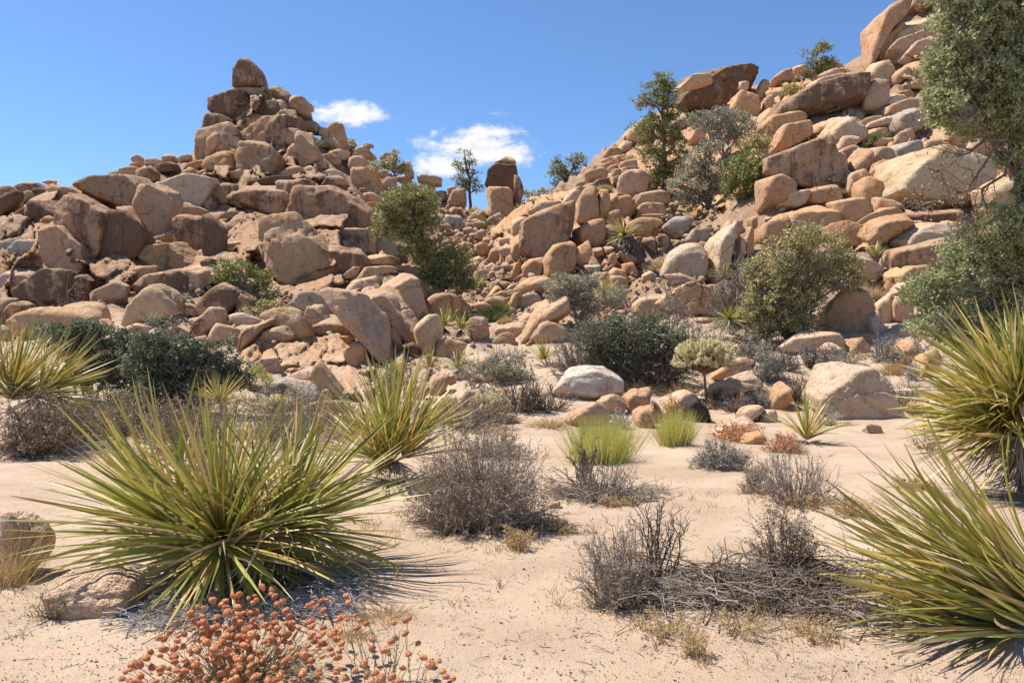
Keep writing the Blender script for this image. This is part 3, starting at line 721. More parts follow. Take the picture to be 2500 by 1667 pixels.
RT['G'] = '''p 45 440 80 340 180 260 260 250 305 300 290 400 240 480 130 470 # large smooth pale boulder next to the leaning slab
g 50 140 120 75 200 80 225 130 190 200 80 190 # rounded light grey boulder above the large smooth pale boulder
g 200 220 240 160 320 150 340 200 280 270 220 240
p! 310 430 330 270 400 180 490 130 480 220 450 370 400 420 340 460 # leaning pale slab beside the narrow upright fins
t 410 170 450 110 490 100 480 140 420 200
t 500 180 510 110 555 95 560 170 520 190
o 595 90 640 75 645 140 600 150
o 575 200 600 150 625 160 620 320 580 330 # thin upright orange fin at the edge of the boulder wall
p 465 240 500 195 515 210 490 330 460 320
p 520 330 530 220 565 210 570 300 540 360
o 655 260 670 130 760 70 830 60 830 130 780 190 700 230
o! 760 110 800 30 950 -10 1110 -10 1140 100 1040 135 860 150 780 190 # long low orange boulder above the big round bush
o 1265 120 1400 40 1500 15 1535 40 1480 100 1310 160
o 1305 200 1340 130 1480 70 1590 55 1630 80 1540 120 1440 220 1330 250
p 1430 200 1470 150 1570 100 1720 100 1560 200 1500 230
p 1505 230 1580 160 1700 110 1850 110 1920 160 1900 200 1740 240 1580 280 1520 260 # long loaf shaped pale boulder above the small yucca tuft
t 1830 110 1900 100 1945 130 1920 190 1870 160
r 1480 340 1500 300 1640 290 1900 210 1890 300 1830 400 1740 410 1700 350 1500 450
p 1480 370 1540 310 1660 330 1710 350 1640 390 1520 440
o 1500 460 1600 400 1720 385 1750 420 1700 470 1550 520 1505 530
p 1505 560 1570 500 1680 480 1705 520 1650 590 1560 600
t 1490 640 1520 590 1600 600 1640 680 1560 760 1490 730
p 1265 310 1330 320 1460 400 1465 450 1390 475 1300 430 1270 360
o 1090 140 1200 115 1290 140 1305 180 1260 260 1180 240 1100 190
r 1030 740 1100 620 1200 530 1270 530 1320 650 1330 740 1340 810 1200 850 1040 800 # big brown boulder half shaded by the big round bush
g 1330 720 1370 700 1440 780 1430 840 1350 840
p 1400 640 1500 570 1490 720 1430 760 1400 700
p! 805 890 900 820 1020 805 1150 820 1190 870 1180 930 1050 940 860 930 # low wide pale rock under the big round bush
p 1050 910 1100 880 1170 880 1200 930 1190 980 1080 980
t 1205 920 1250 850 1310 850 1345 900 1320 950 1230 950
t 1190 870 1230 865 1220 920 1195 910
o 360 1110 450 1010 530 980 600 1010 590 1060 430 1140
p 290 1230 380 1140 500 1080 620 1070 660 1130 550 1190 400 1220 300 1250 # flat pale slab sloping down behind the cholla trunk
o 720 1290 760 1170 840 1140 860 1180 830 1280 790 1310
p! 990 1220 1050 1110 1150 1040 1290 1020 1350 1060 1440 1240 1480 1350 1330 1370 1200 1370 1060 1300 1000 1260 # big cracked boulder standing alone by the sandy path
p 540 1350 590 1300 680 1285 710 1310 640 1370 580 1390
p 660 1350 700 1310 760 1310 780 1340 740 1390 680 1380
p 400 1420 500 1370 600 1360 660 1410 640 1460 480 1470
o 555 1500 600 1460 680 1450 700 1480 640 1520 560 1530
o 1510 1010 1560 910 1640 860 1690 960 1600 1010 1500 1050
o 1665 1090 1700 960 1760 925 1790 1000 1770 1090 1690 1110
p 1460 850 1540 770 1610 760 1620 820 1540 870
o 1605 1300 1640 1260 1740 1260 1740 1310 1680 1340 1610 1330
p 1335 1430 1370 1395 1430 1410 1430 1450 1360 1460
p 1050 1030 1100 1010 1160 1020 1100 1040
t 0 600 100 530 250 510 380 560 370 680 150 700
t 250 720 350 720 360 770 270 760'''
RT['C'] = '''d! 350 560 380 490 520 385 680 365 780 410 785 470 700 530 660 640 500 660 380 640 340 600 # dark layered dome on the skyline behind the tall pinyon
p 350 530 400 470 550 440 560 470 420 520
r 310 690 400 640 420 700 350 750
p 715 475 760 465 770 500 745 520 715 510
p 425 640 470 600 525 590 530 625 450 660
o 650 620 680 560 740 530 800 550 820 640 790 700 700 690
t 610 560 650 535 690 540 670 600 620 620
t 815 520 850 460 890 470 870 540 830 580
t 900 490 960 430 1030 410 1050 450 990 500 910 505
t 1030 390 1080 370 1090 400 1040 420
t 880 520 960 505 990 530 980 570 890 570
t 850 580 900 550 910 620 850 640
t 1160 380 1210 340 1280 360 1300 400 1180 420
p 1150 440 1220 410 1310 400 1330 420 1170 460
p 1130 490 1180 455 1300 425 1390 435 1330 460 1180 505
d! 880 690 930 610 1000 560 1250 470 1440 440 1440 480 1400 640 1280 660 1120 695 960 690 # great dark stained block lying across the upper wall
o 855 710 900 660 1000 640 1090 680 960 720 890 790
t 1410 620 1430 510 1480 470 1540 480 1540 580 1480 640 1420 650
p 1430 430 1480 370 1550 350 1585 430 1570 510 1480 470
o! 1430 390 1430 230 1480 120 1560 50 1620 35 1600 140 1500 260 1470 370 # tall curved orange slab at the top edge of the wall
o 1485 350 1490 270 1600 190 1640 140 1640 250 1560 330
t 1595 130 1600 60 1640 0 1700 -20 1700 60 1640 130
r 1700 60 1720 -10 1830 -20 1840 60 1720 80
t 1840 50 1860 -10 1930 -10 1930 50 1850 60
p 1580 250 1600 180 1700 120 1900 70 1960 100 1880 180 1700 230
t 1560 310 1600 270 1760 210 1850 200 1860 240 1700 280 1600 340
p 1620 350 1660 300 1800 240 1860 270 1800 320 1680 370
t 1800 320 1830 280 1900 270 1900 310 1840 330
o 1680 440 1690 390 1770 350 1850 350 1850 420 1760 450
t 1590 440 1640 400 1690 390 1680 440 1640 470 1600 480
t 1685 480 1740 460 1790 480 1750 510 1690 510
r 1640 490 1680 480 1690 520 1640 530
p 1550 600 1590 560 1650 545 1680 570 1620 600
t 1635 530 1680 520 1710 545 1680 560
t 1560 660 1570 610 1640 585 1720 580 1720 620 1640 650
g 1575 720 1600 670 1720 615 1760 680 1750 760 1640 780 1580 760
t 1400 710 1440 680 1510 665 1530 690 1430 730
p 1440 750 1460 710 1560 670 1590 690 1560 730
p 1430 790 1500 740 1570 735 1570 765 1480 790
t 1120 790 1130 740 1230 690 1250 710 1180 790
p 1180 790 1230 710 1300 670 1380 710 1435 750 1430 790 1340 800 1250 840 # pale peaked boulder under the great dark stained block
o 890 880 910 800 960 730 1110 700 1120 780 1040 820 940 880
p 1260 860 1290 800 1370 780 1395 800 1340 850 1280 870
o 1290 870 1360 835 1410 880 1380 920 1330 920
t 1600 830 1610 790 1690 750 1715 790 1690 820 1630 840
t 1500 840 1530 800 1590 795 1600 840
r! 835 1000 840 930 960 880 1150 810 1210 840 1250 980 1260 1080 1140 1120 1020 1090 900 1040 # huge stained boulder in the middle of the wall
p 1240 960 1250 880 1320 880 1340 960 1330 1010 1270 1020
t 1345 990 1400 890 1450 845 1470 870 1460 960 1400 990
t 1470 930 1480 850 1560 840 1600 870 1600 920 1520 930
r 1470 1000 1500 940 1610 930 1600 1000 1540 1040 1480 1040
g 1610 930 1600 860 1660 830 1760 815 1770 880 1680 900
p 1770 880 1780 820 1870 800 1870 860 1800 880
t 1325 1100 1340 1010 1420 980 1460 1010 1400 1080 1370 1140
p 1260 1060 1310 1030 1325 1060 1290 1090
p 1270 1110 1300 1080 1325 1090 1310 1120
o 1390 1100 1410 1040 1470 1030 1525 1070 1510 1150 1460 1180 1400 1140 # round orange boulder held up between the two huge wall boulders
o 835 1180 840 1040 940 1010 1020 1060 1010 1120 940 1170 850 1210
p 935 1200 950 1140 1010 1100 1080 1090 1115 1120 1100 1160 1000 1200 # small loaf shaped pale boulder on the ledge of the wall
p 1115 1150 1130 1120 1155 1130 1150 1155
t 1030 1110 1200 1100 1250 1060 1275 1140 1260 1160 1100 1170
o 1250 1170 1380 1140 1475 1210 1440 1270 1350 1280 1270 1220
p! 1530 1080 1560 990 1680 900 1850 870 1990 920 2080 1000 2050 1120 2000 1200 1880 1190 1700 1170 1560 1130 # giant rounded pinkish boulder behind the oak branches
t 1505 1180 1510 1130 1560 1140 1640 1180 1620 1230 1520 1210
r 1620 1230 1760 1230 1990 1200 1990 1280 1800 1290
p 25 1060 60 990 150 975 190 1020 180 1100 100 1130 40 1100 # round pale boulder at the foot of the tall pinyon
t 130 1200 160 1170 280 1180 290 1240 130 1240
t 130 1170 150 1110 260 1090 320 1130 310 1180 200 1180
o 0 1180 0 1130 80 1120 110 1150 90 1220 30 1250
t 0 900 30 890 60 920 30 960
t 30 940 120 920 130 960 60 980
t 40 980 120 970 110 1000 40 1010
t 130 730 160 690 200 700 200 740
t 60 780 120 720 200 700 220 780 120 830 70 830
t 440 760 520 730 520 820 430 830
t 1900 700 2050 650 2150 780 2000 860 1880 800
p 2050 800 2160 790 2200 850 2120 900 2020 880
t 2200 860 2352 800 2352 960 2250 1000
t 2100 1100 2250 1020 2352 1060 2352 1250 2150 1250'''
RT['B'] = '''d! 1140 720 1160 620 1210 575 1330 590 1370 700 1370 790 1250 780 1150 760 # dark squared rock tower standing alone under the large cloud
t 1205 570 1270 530 1340 555 1345 590 1280 580 # light cap stone on the dark rock tower
o! 1140 770 1160 745 1300 755 1340 800 1350 930 1300 1010 1220 960 1180 880 1150 840 # orange lower stage of the dark rock tower
r 1340 690 1380 700 1405 760 1395 830 1360 950 1340 850
t 650 690 700 670 810 685 810 740 700 720 660 710
t 650 740 690 720 770 725 765 780 680 780
r 770 790 850 790 860 860 790 860
o 870 860 900 790 990 780 990 850 950 910 890 900
t 860 760 920 750 920 800 870 800
p 375 760 440 690 490 690 495 750 440 775
t 500 690 570 680 600 720 540 740
t 550 640 560 580 590 575 615 640 610 690 570 690
t 150 600 170 550 250 545 290 600 280 640 190 645
o 180 690 220 650 330 620 365 710 350 780 240 770
p 240 470 280 445 325 455 325 480 260 480 # small flat cap stone balanced on the skyline by the leafy shrub
t 200 500 240 475 290 490 340 550 260 555 210 530
t 380 550 410 510 460 515 480 560 400 560
t 370 650 430 640 440 690 390 700
t 260 800 320 790 370 830 350 860 270 850
t 265 870 350 855 390 870 370 890 280 890
t 390 860 420 840 470 860 480 920 420 930
p 0 680 60 680 140 720 130 750 0 750
t 0 540 50 535 90 570 70 600 0 600
t 20 510 70 490 155 510 150 555 60 555
r 860 940 900 900 960 920 975 970 900 980
t 1010 980 1060 945 1110 970 1080 1010 1020 1020
p 1450 940 1540 870 1660 860 1690 880 1620 910 1500 940 # pale cap lying on the huge flat faced boulder
o 1770 960 1770 900 1830 790 1920 770 1935 870 1945 970 1860 1000 1800 1010 # wedge shaped orange block above the orange cube block
o 1930 870 1960 780 2010 770 2020 850 1990 1000 1940 960
o 2020 840 2060 800 2160 830 2200 890 2180 960 2080 900 2030 900
t 2030 1000 2050 920 2100 915 2110 1000 2060 1020
t 2215 960 2240 890 2352 880 2352 960 2250 970
t 1850 710 1880 650 1960 620 2000 630 1990 680 1920 710
d 1880 750 1940 700 2010 690 2030 740 1950 755
t 1780 740 1840 710 1850 730 1790 765
p 1965 570 2000 550 2120 530 2130 570 2010 580
r 1985 530 2010 490 2090 480 2100 520 2020 545
t 1975 600 2020 570 2050 580 2020 620
t 2110 620 2210 610 2215 640 2120 645
r 2050 690 2110 680 2110 730 2060 740
t 1740 800 1780 760 1830 755 1820 800 1750 820
p 1690 870 1730 800 1810 780 1800 830 1760 870
t 2080 480 2130 420 2180 430 2150 490 2100 510
r 2130 400 2200 320 2260 280 2300 300 2240 400 2160 420
t 2010 620 2060 600 2090 620 2080 660 2010 660
t 2040 630 2100 630 2110 680 2050 680'''
RT['H'] = '''p 0 600 100 590 180 630 230 700 220 800 150 860 60 960 0 1000 # rough rounded boulder at the picture edge behind the straw grass
p 330 1010 470 955 620 940 740 985 760 1080 690 1150 600 1190 480 1200 370 1130 # low crumbly rock mound under the big nolina'''
seed = 0
for fr, txt in RT.items():
    ox, oy, sc = FR[fr]
    for ln in txt.splitlines():
        body, _, lab = ln.partition('#')
        tk = body.split(); pts = np.array(tk[1:], float).reshape(-1, 2) / sc + np.array((ox, oy))
        seed += 1
        add_rock(pts, tk[0][0], label=lab.strip() or None, seed=seed, exact='!' in tk[0])

add_rock(np.array([(1480, 330), (1500, 302), (1640, 298), (1720, 330), (1700, 370), (1520, 360)], float) / 2.6133 + np.array((0, 100)), 't', label='flat ledge carrying the lone spire', seed=981, d=58.2)
add_rock(np.array([(1300, 800), (1325, 560), (1460, 520), (1560, 600), (1560, 760), (1480, 860), (1330, 870)], float) / 2.6133 + np.array((0, 100)), 'r', label='steep jointed face of the peak under the dark summit block', seed=983, d=55.6, exact=True, cracks=5)
add_rock(np.array([(1540, 600), (1700, 520), (1900, 480), (1915, 640), (1840, 780), (1720, 870), (1560, 850)], float) / 2.6133 + np.array((0, 100)), 'r', label='steep brown face of the peak beside the leaning pillar', seed=984, d=56.2, exact=True, cracks=5)
add_rock(np.array([(1350, 480), (1500, 440), (1800, 400), (1860, 520), (1700, 600), (1400, 600)], float) / 2.6133 + np.array((0, 100)), 'd', label='dark cracked neck of the peak below the lone spire', seed=985, d=57.8, exact=True, cracks=5)
# landmarks used to word the labels of the remaining rocks
LM = [(612, 190, 'the lone spire'), (560, 260, 'the dark summit block'), (700, 365, 'the leaning pillar'), (640, 400, 'the foot of the peak'), (350, 400, 'the low ridge'), (60, 460, 'the low skyline'),
      (270, 470, 'the tilted crest slab'), (230, 580, 'the bulging cliff boulder'), (480, 560, 'the shaded cliff'), (540, 450, 'the broad crest boulder'), (800, 520, 'the streaked cliff wall'), (760, 640, 'the sloping rock face'),
      (590, 650, 'the green slope bush'), (160, 700, 'the bare black tree'), (420, 780, 'the gnarled juniper'), (340, 900, 'the wide dark bush'), (700, 860, 'the outcrop end dome'), (820, 800, 'the central outcrop'), (930, 640, 'the stacked cairn'),
      (1020, 600, 'the large pinyon'), (840, 350, 'the pointed skyline rock'), (940, 400, 'the leafy skyline shrub'), (1040, 460, 'the broken ridge blocks'), (1145, 430, 'the thin skyline pine'), (1230, 450, 'the dark rock tower'),
      (1180, 620, 'the rubble chute'), (1095, 800, 'the paired yucca tufts'), (1230, 760, 'the rubble outlet'), (1330, 580, 'the huge flat faced boulder'), (1480, 520, 'the orange blocks'), (1385, 420, 'the forked skyline tree'), (1560, 560, 'the skirted nolina'),
      (1430, 780, 'the grey green bush'), (1560, 870, 'the dark green thicket'), (1620, 320, 'the tall pinyon'), (1740, 210, 'the layered dome'), (1740, 400, 'the grey shrubs'), (2000, 130, 'the bent skyline tree'), (2000, 240, 'the great dark block'), (2180, 120, 'the curved top slab'),
      (1950, 410, 'the huge stained boulder'), (2270, 450, 'the giant pinkish boulder'), (2140, 520, 'the round orange boulder'), (1720, 640, 'the leaning slab'), (2000, 700, 'the big round bush'), (2140, 610, 'the small wall yucca'), (2240, 600, 'the loaf shaped boulder'),
      (1720, 900, 'the tree cholla'), (2070, 960, 'the big cracked boulder'), (1960, 1030, 'the bright nolina'), (1500, 960, 'the whitish boulder'), (1010, 980, 'the twisted nolina'), (2240, 850, 'the scrub oak'), (1450, 340, 'the skyline slope')]
ORD = ['first', 'second', 'third', 'fourth', 'fifth', 'sixth', 'seventh', 'eighth', 'ninth', 'tenth', 'eleventh', 'twelfth', 'thirteenth', 'fourteenth']
groups = {}
for r in ROCKS:
    if r['label']: continue
    ds = sorted(((math.hypot(r['c'][0] - x, r['c'][1] - y), x, y, n) for x, y, n in LM))
    dd, x, y, n = ds[0]
    rel = 'above' if r['c'][1] - y < -25 else 'below' if r['c'][1] - y > 25 else 'beside'
    szw = 'small' if r['size'] < 28 else 'large' if r['size'] > 70 else 'mid-sized'
    shp = 'flat slab' if r['asp'] > 2 else 'upright block' if r['asp'] < .62 else 'boulder'
    groups.setdefault((szw, TONEW[r['tone']], shp, rel, n), []).append((dd, r))
for (szw, tw, shp, rel, n), lst in groups.items():
    lst.sort(key=lambda q: q[0])
    for i, (dd, r) in enumerate(lst):
        r['label'] = f'{szw} {tw} {shp} {rel} {n}' + ('' if len(lst) == 1 else f', {ORD[i]} away from it')
def ordinals(items):
    """items: (base label, landmark distance, object); a repeated base label gets its rank of distance"""
    by = {}
    for lb, q, o in items: by.setdefault(lb, []).append((q, o))
    for lb, l in by.items():
        l.sort(key=lambda z: z[0])
        for i, (q, o) in enumerate(l): o['label'] = lb if len(l) == 1 else f'{lb}, {ORD[i]} away from it'
for r in ROCKS:
    tag(r['o'], r['label'], r['cat'], 'boulders of the rocky slopes')

# ------------------------------------------------------------------ cliffs: jointed rock bodies that the boulders are part buried in
def in_poly(px, py, poly):
    ins = np.zeros(px.shape, bool); n = len(poly)
    for i in range(n):
        x1, y1 = poly[i]; x2, y2 = poly[(i + 1) % n]
        c = ((y1 > py) != (y2 > py)) & (px < (x2 - x1) * (py - y1) / (y2 - y1 + 1e-9) + x1); ins ^= c
    return ins
def edge_dist(px, py, poly):
    dm = np.full(px.shape, 1e9); n = len(poly)
    for i in range(n):
        a, b = np.array(poly[i], float), np.array(poly[(i + 1) % n], float); ab = b - a
        t = np.clip(((px - a[0]) * ab[0] + (py - a[1]) * ab[1]) / (ab @ ab), 0, 1)
        dm = np.minimum(dm, np.hypot(px - a[0] - t * ab[0], py - a[1] - t * ab[1]))
    return dm
def cells(u, v, rng, x0, x1, y0, y1, sp):
    sx = np.arange(x0 - sp, x1 + sp, sp); sy = np.arange(y0 - sp, y1 + sp, sp); SX, SY = np.meshgrid(sx, sy)
    S = np.stack([SX.ravel(), SY.ravel()], 1) + rng.uniform(-.48, .48, (SX.size, 2)) * sp
    f1 = np.full(u.shape, 1e9); f2 = f1.copy(); idx = np.zeros(u.shape, int)
    for k in range(len(S)):
        m = (np.abs(u - S[k, 0]) < 2.2 * sp) & (np.abs(v - S[k, 1]) < 2.2 * sp)
        if not m.any(): continue
        dd = np.hypot(u[m] - S[k, 0], v[m] - S[k, 1]); a, b = f1[m], f2[m]; ii = idx[m]
        lt = dd < a; b = np.where(lt, a, np.minimum(b, dd)); ii = np.where(lt, k, ii); a = np.where(lt, dd, a)
        f1[m], f2[m], idx[m] = a, b, ii
    return f1, f2, idx, S
def cliff(label, poly, seed, tone, sp=62, dfall=40., step=4.2, out=.55, ang=.3, relief=1., stretch=1.5):
    rng = np.random.default_rng(seed); poly = [tuple(map(float, q)) for q in poly]
    P = np.array(poly); x0, y0 = P.min(0) - 12; x1, y1 = P.max(0) + 12
    cx_ = np.arange(x0, x1 + 24, 24); cy_ = np.arange(y0, y1 + 24, 24)
    H = np.array([[hit(x, y) or np.nan for x in cx_] for y in cy_])
    for r_ in range(H.shape[1]):
        col = H[:, r_]; ok = np.isfinite(col)
        H[:, r_] = np.interp(np.arange(len(col)), np.nonzero(ok)[0], col[ok]) if ok.any() else dfall
    H = np.minimum(H, dfall)
    for _ in range(2):
        Hp = np.pad(H, 1, 'edge'); H = (Hp[:-2, 1:-1] + Hp[2:, 1:-1] + Hp[1:-1, :-2] + Hp[1:-1, 2:] + 2 * H) / 6
    gx_ = np.arange(x0, x1, step); gy_ = np.arange(y0, y1, step); X, Y = np.meshgrid(gx_, gy_)
    fi = np.clip((X - x0) / 24, 0, len(cx_) - 1.001); fj = np.clip((Y - y0) / 24, 0, len(cy_) - 1.001); i = fi.astype(int); j = fj.astype(int); a = fi - i; b = fj - j
    D = H[j, i] * (1 - a) * (1 - b) + H[j, i + 1] * a * (1 - b) + H[j + 1, i] * (1 - a) * b + H[j + 1, i + 1] * a * b
    q = np.stack([X.ravel() / 60, Y.ravel() / 60, X.ravel() * 0 + seed], 1)
    wx = fbm(q, 3, 81).reshape(X.shape) * 16; wy = fbm(q + 40, 3, 83).reshape(X.shape) * 16
    ca, sa = math.cos(ang), math.sin(ang); u = (X + wx) * ca + (Y + wy) * sa; v = (-(X + wx) * sa + (Y + wy) * ca) * stretch
    uu = (u.min(), u.max(), v.min(), v.max())
    f1, f2, idx, S = cells(u, v, rng, *uu, sp); n = len(S)
    off = rng.normal(0, .45, n) * relief; gxr = rng.normal(0, .016, n) * relief; gyr = rng.normal(-.004, .016, n) * relief
    disp = off[idx] + (u - S[idx, 0]) * gxr[idx] + (v - S[idx, 1]) * gyr[idx]
    disp -= .9 * relief * (1 - np.clip((f2 - f1) / 7, 0, 1)) ** 1.5
    f1b, f2b, idb, Sb = cells(u, v * .8, rng, uu[0], uu[1], uu[2] * .8, uu[3] * .8, sp * .42)
    disp += rng.normal(0, .13, len(Sb))[idb] * relief - .28 * relief * (1 - np.clip((f2b - f1b) / 4.5, 0, 1)) ** 1.5
    disp += fbm(q * 3.1, 4, 85).reshape(X.shape) * .12
    ins = in_poly(X, Y, poly); ed = np.where(ins, edge_dist(X, Y, poly), 0)
    D = D - out - disp * (D / 40.) + 2.6 * (1 - np.clip(ed / 26, 0, 1)) ** 1.3 
    V = np.stack([(X - CX) / F * D, D, EYE + (CY - Y) / F * D], -1)
    ny_, nx_ = X.shape; ix = np.arange(ny_ * nx_).reshape(ny_, nx_)
    f = np.stack([ix[:-1, :-1], ix[1:, :-1], ix[1:, 1:], ix[:-1, 1:]], -1).reshape(-1, 4)
    kp = (ins[:-1, :-1] & ins[1:, 1:]).ravel(); f = f[kp]
    use = np.unique(f); mp_ = np.zeros(ny_ * nx_, int); mp_[use] = np.arange(len(use)); Vv = V.reshape(-1, 3)[use]; c0 = Vv.mean(0)
    o = link('cliff', mesh_np('cliff', Vv - c0, mp_[f], True, M_ROCK), None, c0)
    col, va = TONE[tone]; o.color = (*col, va); tag(o, label, 'cliff', 'cliffs')
    return o
cliff('long shaded brown cliff of jointed rock along the lower ridge', [(-20, 480), (60, 462), (200, 452), (330, 440), (450, 470), (540, 452), (640, 452), (760, 446), (870, 470), (920, 560), (880, 690), (720, 750), (560, 705), (400, 690), (200, 745), (-20, 790)], 601, 'r', 92, 44, ang=.75, out=.75, relief=1.1, stretch=.75)
cliff('jagged cracked body of the peak under the lone spire', [(470, 440), (520, 340), (530, 260), (548, 235), (580, 218), (640, 214), (690, 235), (740, 262), (760, 330), (830, 400), (850, 450), (640, 462)], 602, 'r', 46, 58.5, out=.5, relief=.8, ang=.9)
cliff('pale fluted body of the central outcrop', [(560, 950), (575, 850), (680, 745), (800, 712), (870, 680), (930, 610), (1000, 680), (1050, 800), (1050, 900), (900, 985), (700, 985)], 603, 't', 60, 31, out=.5, relief=.75, ang=1.0, stretch=.7)
cliff('orange blocky body of the slope behind the huge flat faced boulder', [(1180, 740), (1195, 560), (1290, 480), (1390, 462), (1500, 470), (1600, 560), (1560, 700), (1400, 730)], 604, 'o', 52, 45, out=-.5, relief=.8, ang=.05)
cliff('steep jointed body of the boulder wall', [(1850, 690), (1848, 400), (1900, 320), (2000, 235), (2130, 190), (2180, 100), (2240, -50), (2540, -70), (2540, 720), (2150, 700), (2000, 640)], 605, 't', 60, 54, out=-.7, relief=1.2, ang=-.3, stretch=1.8)
cliff('jointed slope of orange rock under the layered dome', [(1440, 470), (1480, 390), (1560, 290), (1660, 250), (1760, 230), (1900, 190), (2000, 190), (2010, 250), (1880, 330), (1850, 520), (1700, 540), (1560, 480)], 606, 'o', 44, 64, out=-.4, relief=.8, ang=.2)
# ------------------------------------------------------------------ uncounted rubble between the boulders (one mass)
rub_v, rub_f = [], []; base_n = 0
shapes = []
for k in range(14):
    rr = np.random.default_rng(500 + k)
    a = np.sort(rr.uniform(0, 2 * math.pi, 7)); h2 = np.stack([np.cos(a) * rr.uniform(.7, 1.1), np.sin(a) * rr.uniform(.55, .9)], 1)
    try: shapes.append(rock_shape(hull(h2), .8, rr, rr.choice([14, 22, 34]), 3, 1., 0, k, 1.))
    except Exception: pass
shapes = [s for s in shapes if np.isfinite(s[0]).all() and np.abs(s[0]).max() < 2.0]
low = []
for k in range(8):
    rr = np.random.default_rng(540 + k); V, Fc = cube_sphere(2); low.append((V * rr.uniform(.75, 1.1, (len(V), 1)) * rr.uniform(.7, 1.1, 3), Fc))
# regions of rubble: x0 x1 y0 y1 in photo pixels, how many, smallest and largest radius in photo pixels
REG = [(1080, 1300, 520, 780, 900, 4, 15), (1000, 1130, 470, 560, 160, 4, 14), (860, 1080, 360, 500, 160, 4, 14), (1260, 1700, 640, 800, 420, 3, 11), (1500, 1760, 470, 620, 160, 4, 12),
       (620, 960, 680, 960, 160, 3, 9), (900, 1300, 760, 930, 360, 3, 10), (1850, 2500, 100, 680, 120, 4, 14), (0, 520, 440, 500, 60, 4, 12), (450, 700, 660, 800, 160, 3, 11), (2000, 2300, 640, 830, 200, 3, 9),
       (1350, 1900, 800, 960, 160, 2, 7), (0, 600, 680, 820, 160, 3, 12), (1640, 1870, 560, 780, 220, 3, 12)]
rr = np.random.default_rng(77)
for (x0, x1, y0, y1, n, r0, r1) in REG:
    for _ in range(n):
        px, py = rr.uniform(x0, x1), rr.uniform(y0, y1)
        d = hit(px, py)
        if d is None or d < 14: continue
        rad = (r0 + (r1 - r0) * rr.random() ** 2.2) * d / F
        V, Fc = shapes[rr.integers(len(shapes))] if rad * F / d > 7 else low[rr.integers(len(low))]
        q = Matrix.Rotation(rr.uniform(0, 6.3), 3, 'Z') @ Matrix.Rotation(rr.normal(0, .5), 3, 'X') @ Matrix.Rotation(rr.normal(0, .5), 3, 'Y')
        v = (V * rad * rr.uniform(.75, 1.2, 3)) @ np.array(q).T + px2w(px, py, d) + np.array((0, 0, rad * .15))
        rub_v.append(v); rub_f.append(Fc + base_n); base_n += len(v)
rub = link('rubble', mesh_np('rubble', np.concatenate(rub_v), np.concatenate(rub_f), True, M_ROCK))
rub.color = (.46, .325, .215, .33); tag(rub, 'loose small rubble filling the gaps between the boulders', 'rubble', kind='stuff')

# ------------------------------------------------------------------ plants: shared builders
def zf(fr, x, y):
    ox, oy, sc = FR[fr]; return x / sc + ox, y / sc + oy
FR['J'] = (800, 950, 2.6133); FR['K'] = (1500, 900, 2.044); FR['S'] = (0, 0, 1.0)
def unit(v): return v / np.maximum(np.linalg.norm(v, axis=-1, keepdims=True), 1e-9)
def tubes(segs, sides=3):
    """segs: (n,8) ax ay az bx by bz ra rb -> vertices, quads"""
    segs = np.asarray(segs, float); a, b = segs[:, :3], segs[:, 3:6]
    d = unit(b - a); ref = np.where(np.abs(d[:, 2:3]) > .9, np.array((1., 0, 0)), np.array((0, 0, 1.)))
    u = unit(np.cross(d, ref)); w = np.cross(d, u)
    an = np.arange(sides) / sides * 2 * math.pi
    ring = np.cos(an)[None, :, None] * u[:, None, :] + np.sin(an)[None, :, None] * w[:, None, :]
    A = a[:, None] + ring * segs[:, 6][:, None, None]; B = b[:, None] + ring * segs[:, 7][:, None, None]
    V = np.concatenate([A, B], 1).reshape(-1, 3); n = len(segs)
    i = np.arange(sides); j = (i + 1) % sides
    f = np.stack([i, j, j + sides, i + sides], 1)
    Fq = (f[None] + (np.arange(n) * 2 * sides)[:, None, None]).reshape(-1, 4)
    return V, Fq
def paths_to_segs(P, r0, r1):
    """P (n,k,3) polylines, radii r0,r1 scalars or (n,)"""
    n, k, _ = P.shape; t = np.linspace(0, 1, k)
    R = np.reshape(r0, (-1, 1)) * (1 - t) + np.reshape(r1, (-1, 1)) * t
    R = np.broadcast_to(R, (n, k))
    return np.concatenate([P[:, :-1].reshape(-1, 3), P[:, 1:].reshape(-1, 3), R[:, :-1].reshape(-1, 1), R[:, 1:].reshape(-1, 1)], 1)
def bent_paths(rng, A, B, k=5, up=.25, jit=.06):
    """curved polylines from A to B (n,3)"""
    A = np.broadcast_to(A, B.shape); L = np.linalg.norm(B - A, axis=1)[:, None]
    C = (A + B) / 2 + np.array((0, 0, 1.)) * L * up + rng.normal(0, .12, B.shape) * L
    t = np.linspace(0, 1, k)[None, :, None]
    P = (1 - t) ** 2 * A[:, None] + 2 * t * (1 - t) * C[:, None] + t ** 2 * B[:, None]
    J = rng.normal(0, jit, P.shape) * L[:, None]; J[:, 0] = 0; J[:, -1] *= .3
    return P + J
def side_paths(rng, P, n, length, k=3, spread=.9, lo=.3):
    """twigs growing off polylines P"""
    m, kk, _ = P.shape
    i = rng.integers(0, m, n); t = rng.uniform(lo, 1, n) * (kk - 1); j = np.minimum(t.astype(int), kk - 2); f = (t - j)[:, None]
    A = P[i, j] * (1 - f) + P[i, j + 1] * f
    dirn = unit(unit(P[i, j + 1] - P[i, j]) + rng.normal(0, spread, (n, 3)) + np.array((0, 0, .15)))
    L = length * rng.uniform(.45, 1.3, (n, 1))
    B = A + dirn * L
    return bent_paths(rng, A, B, k, .06, .07)
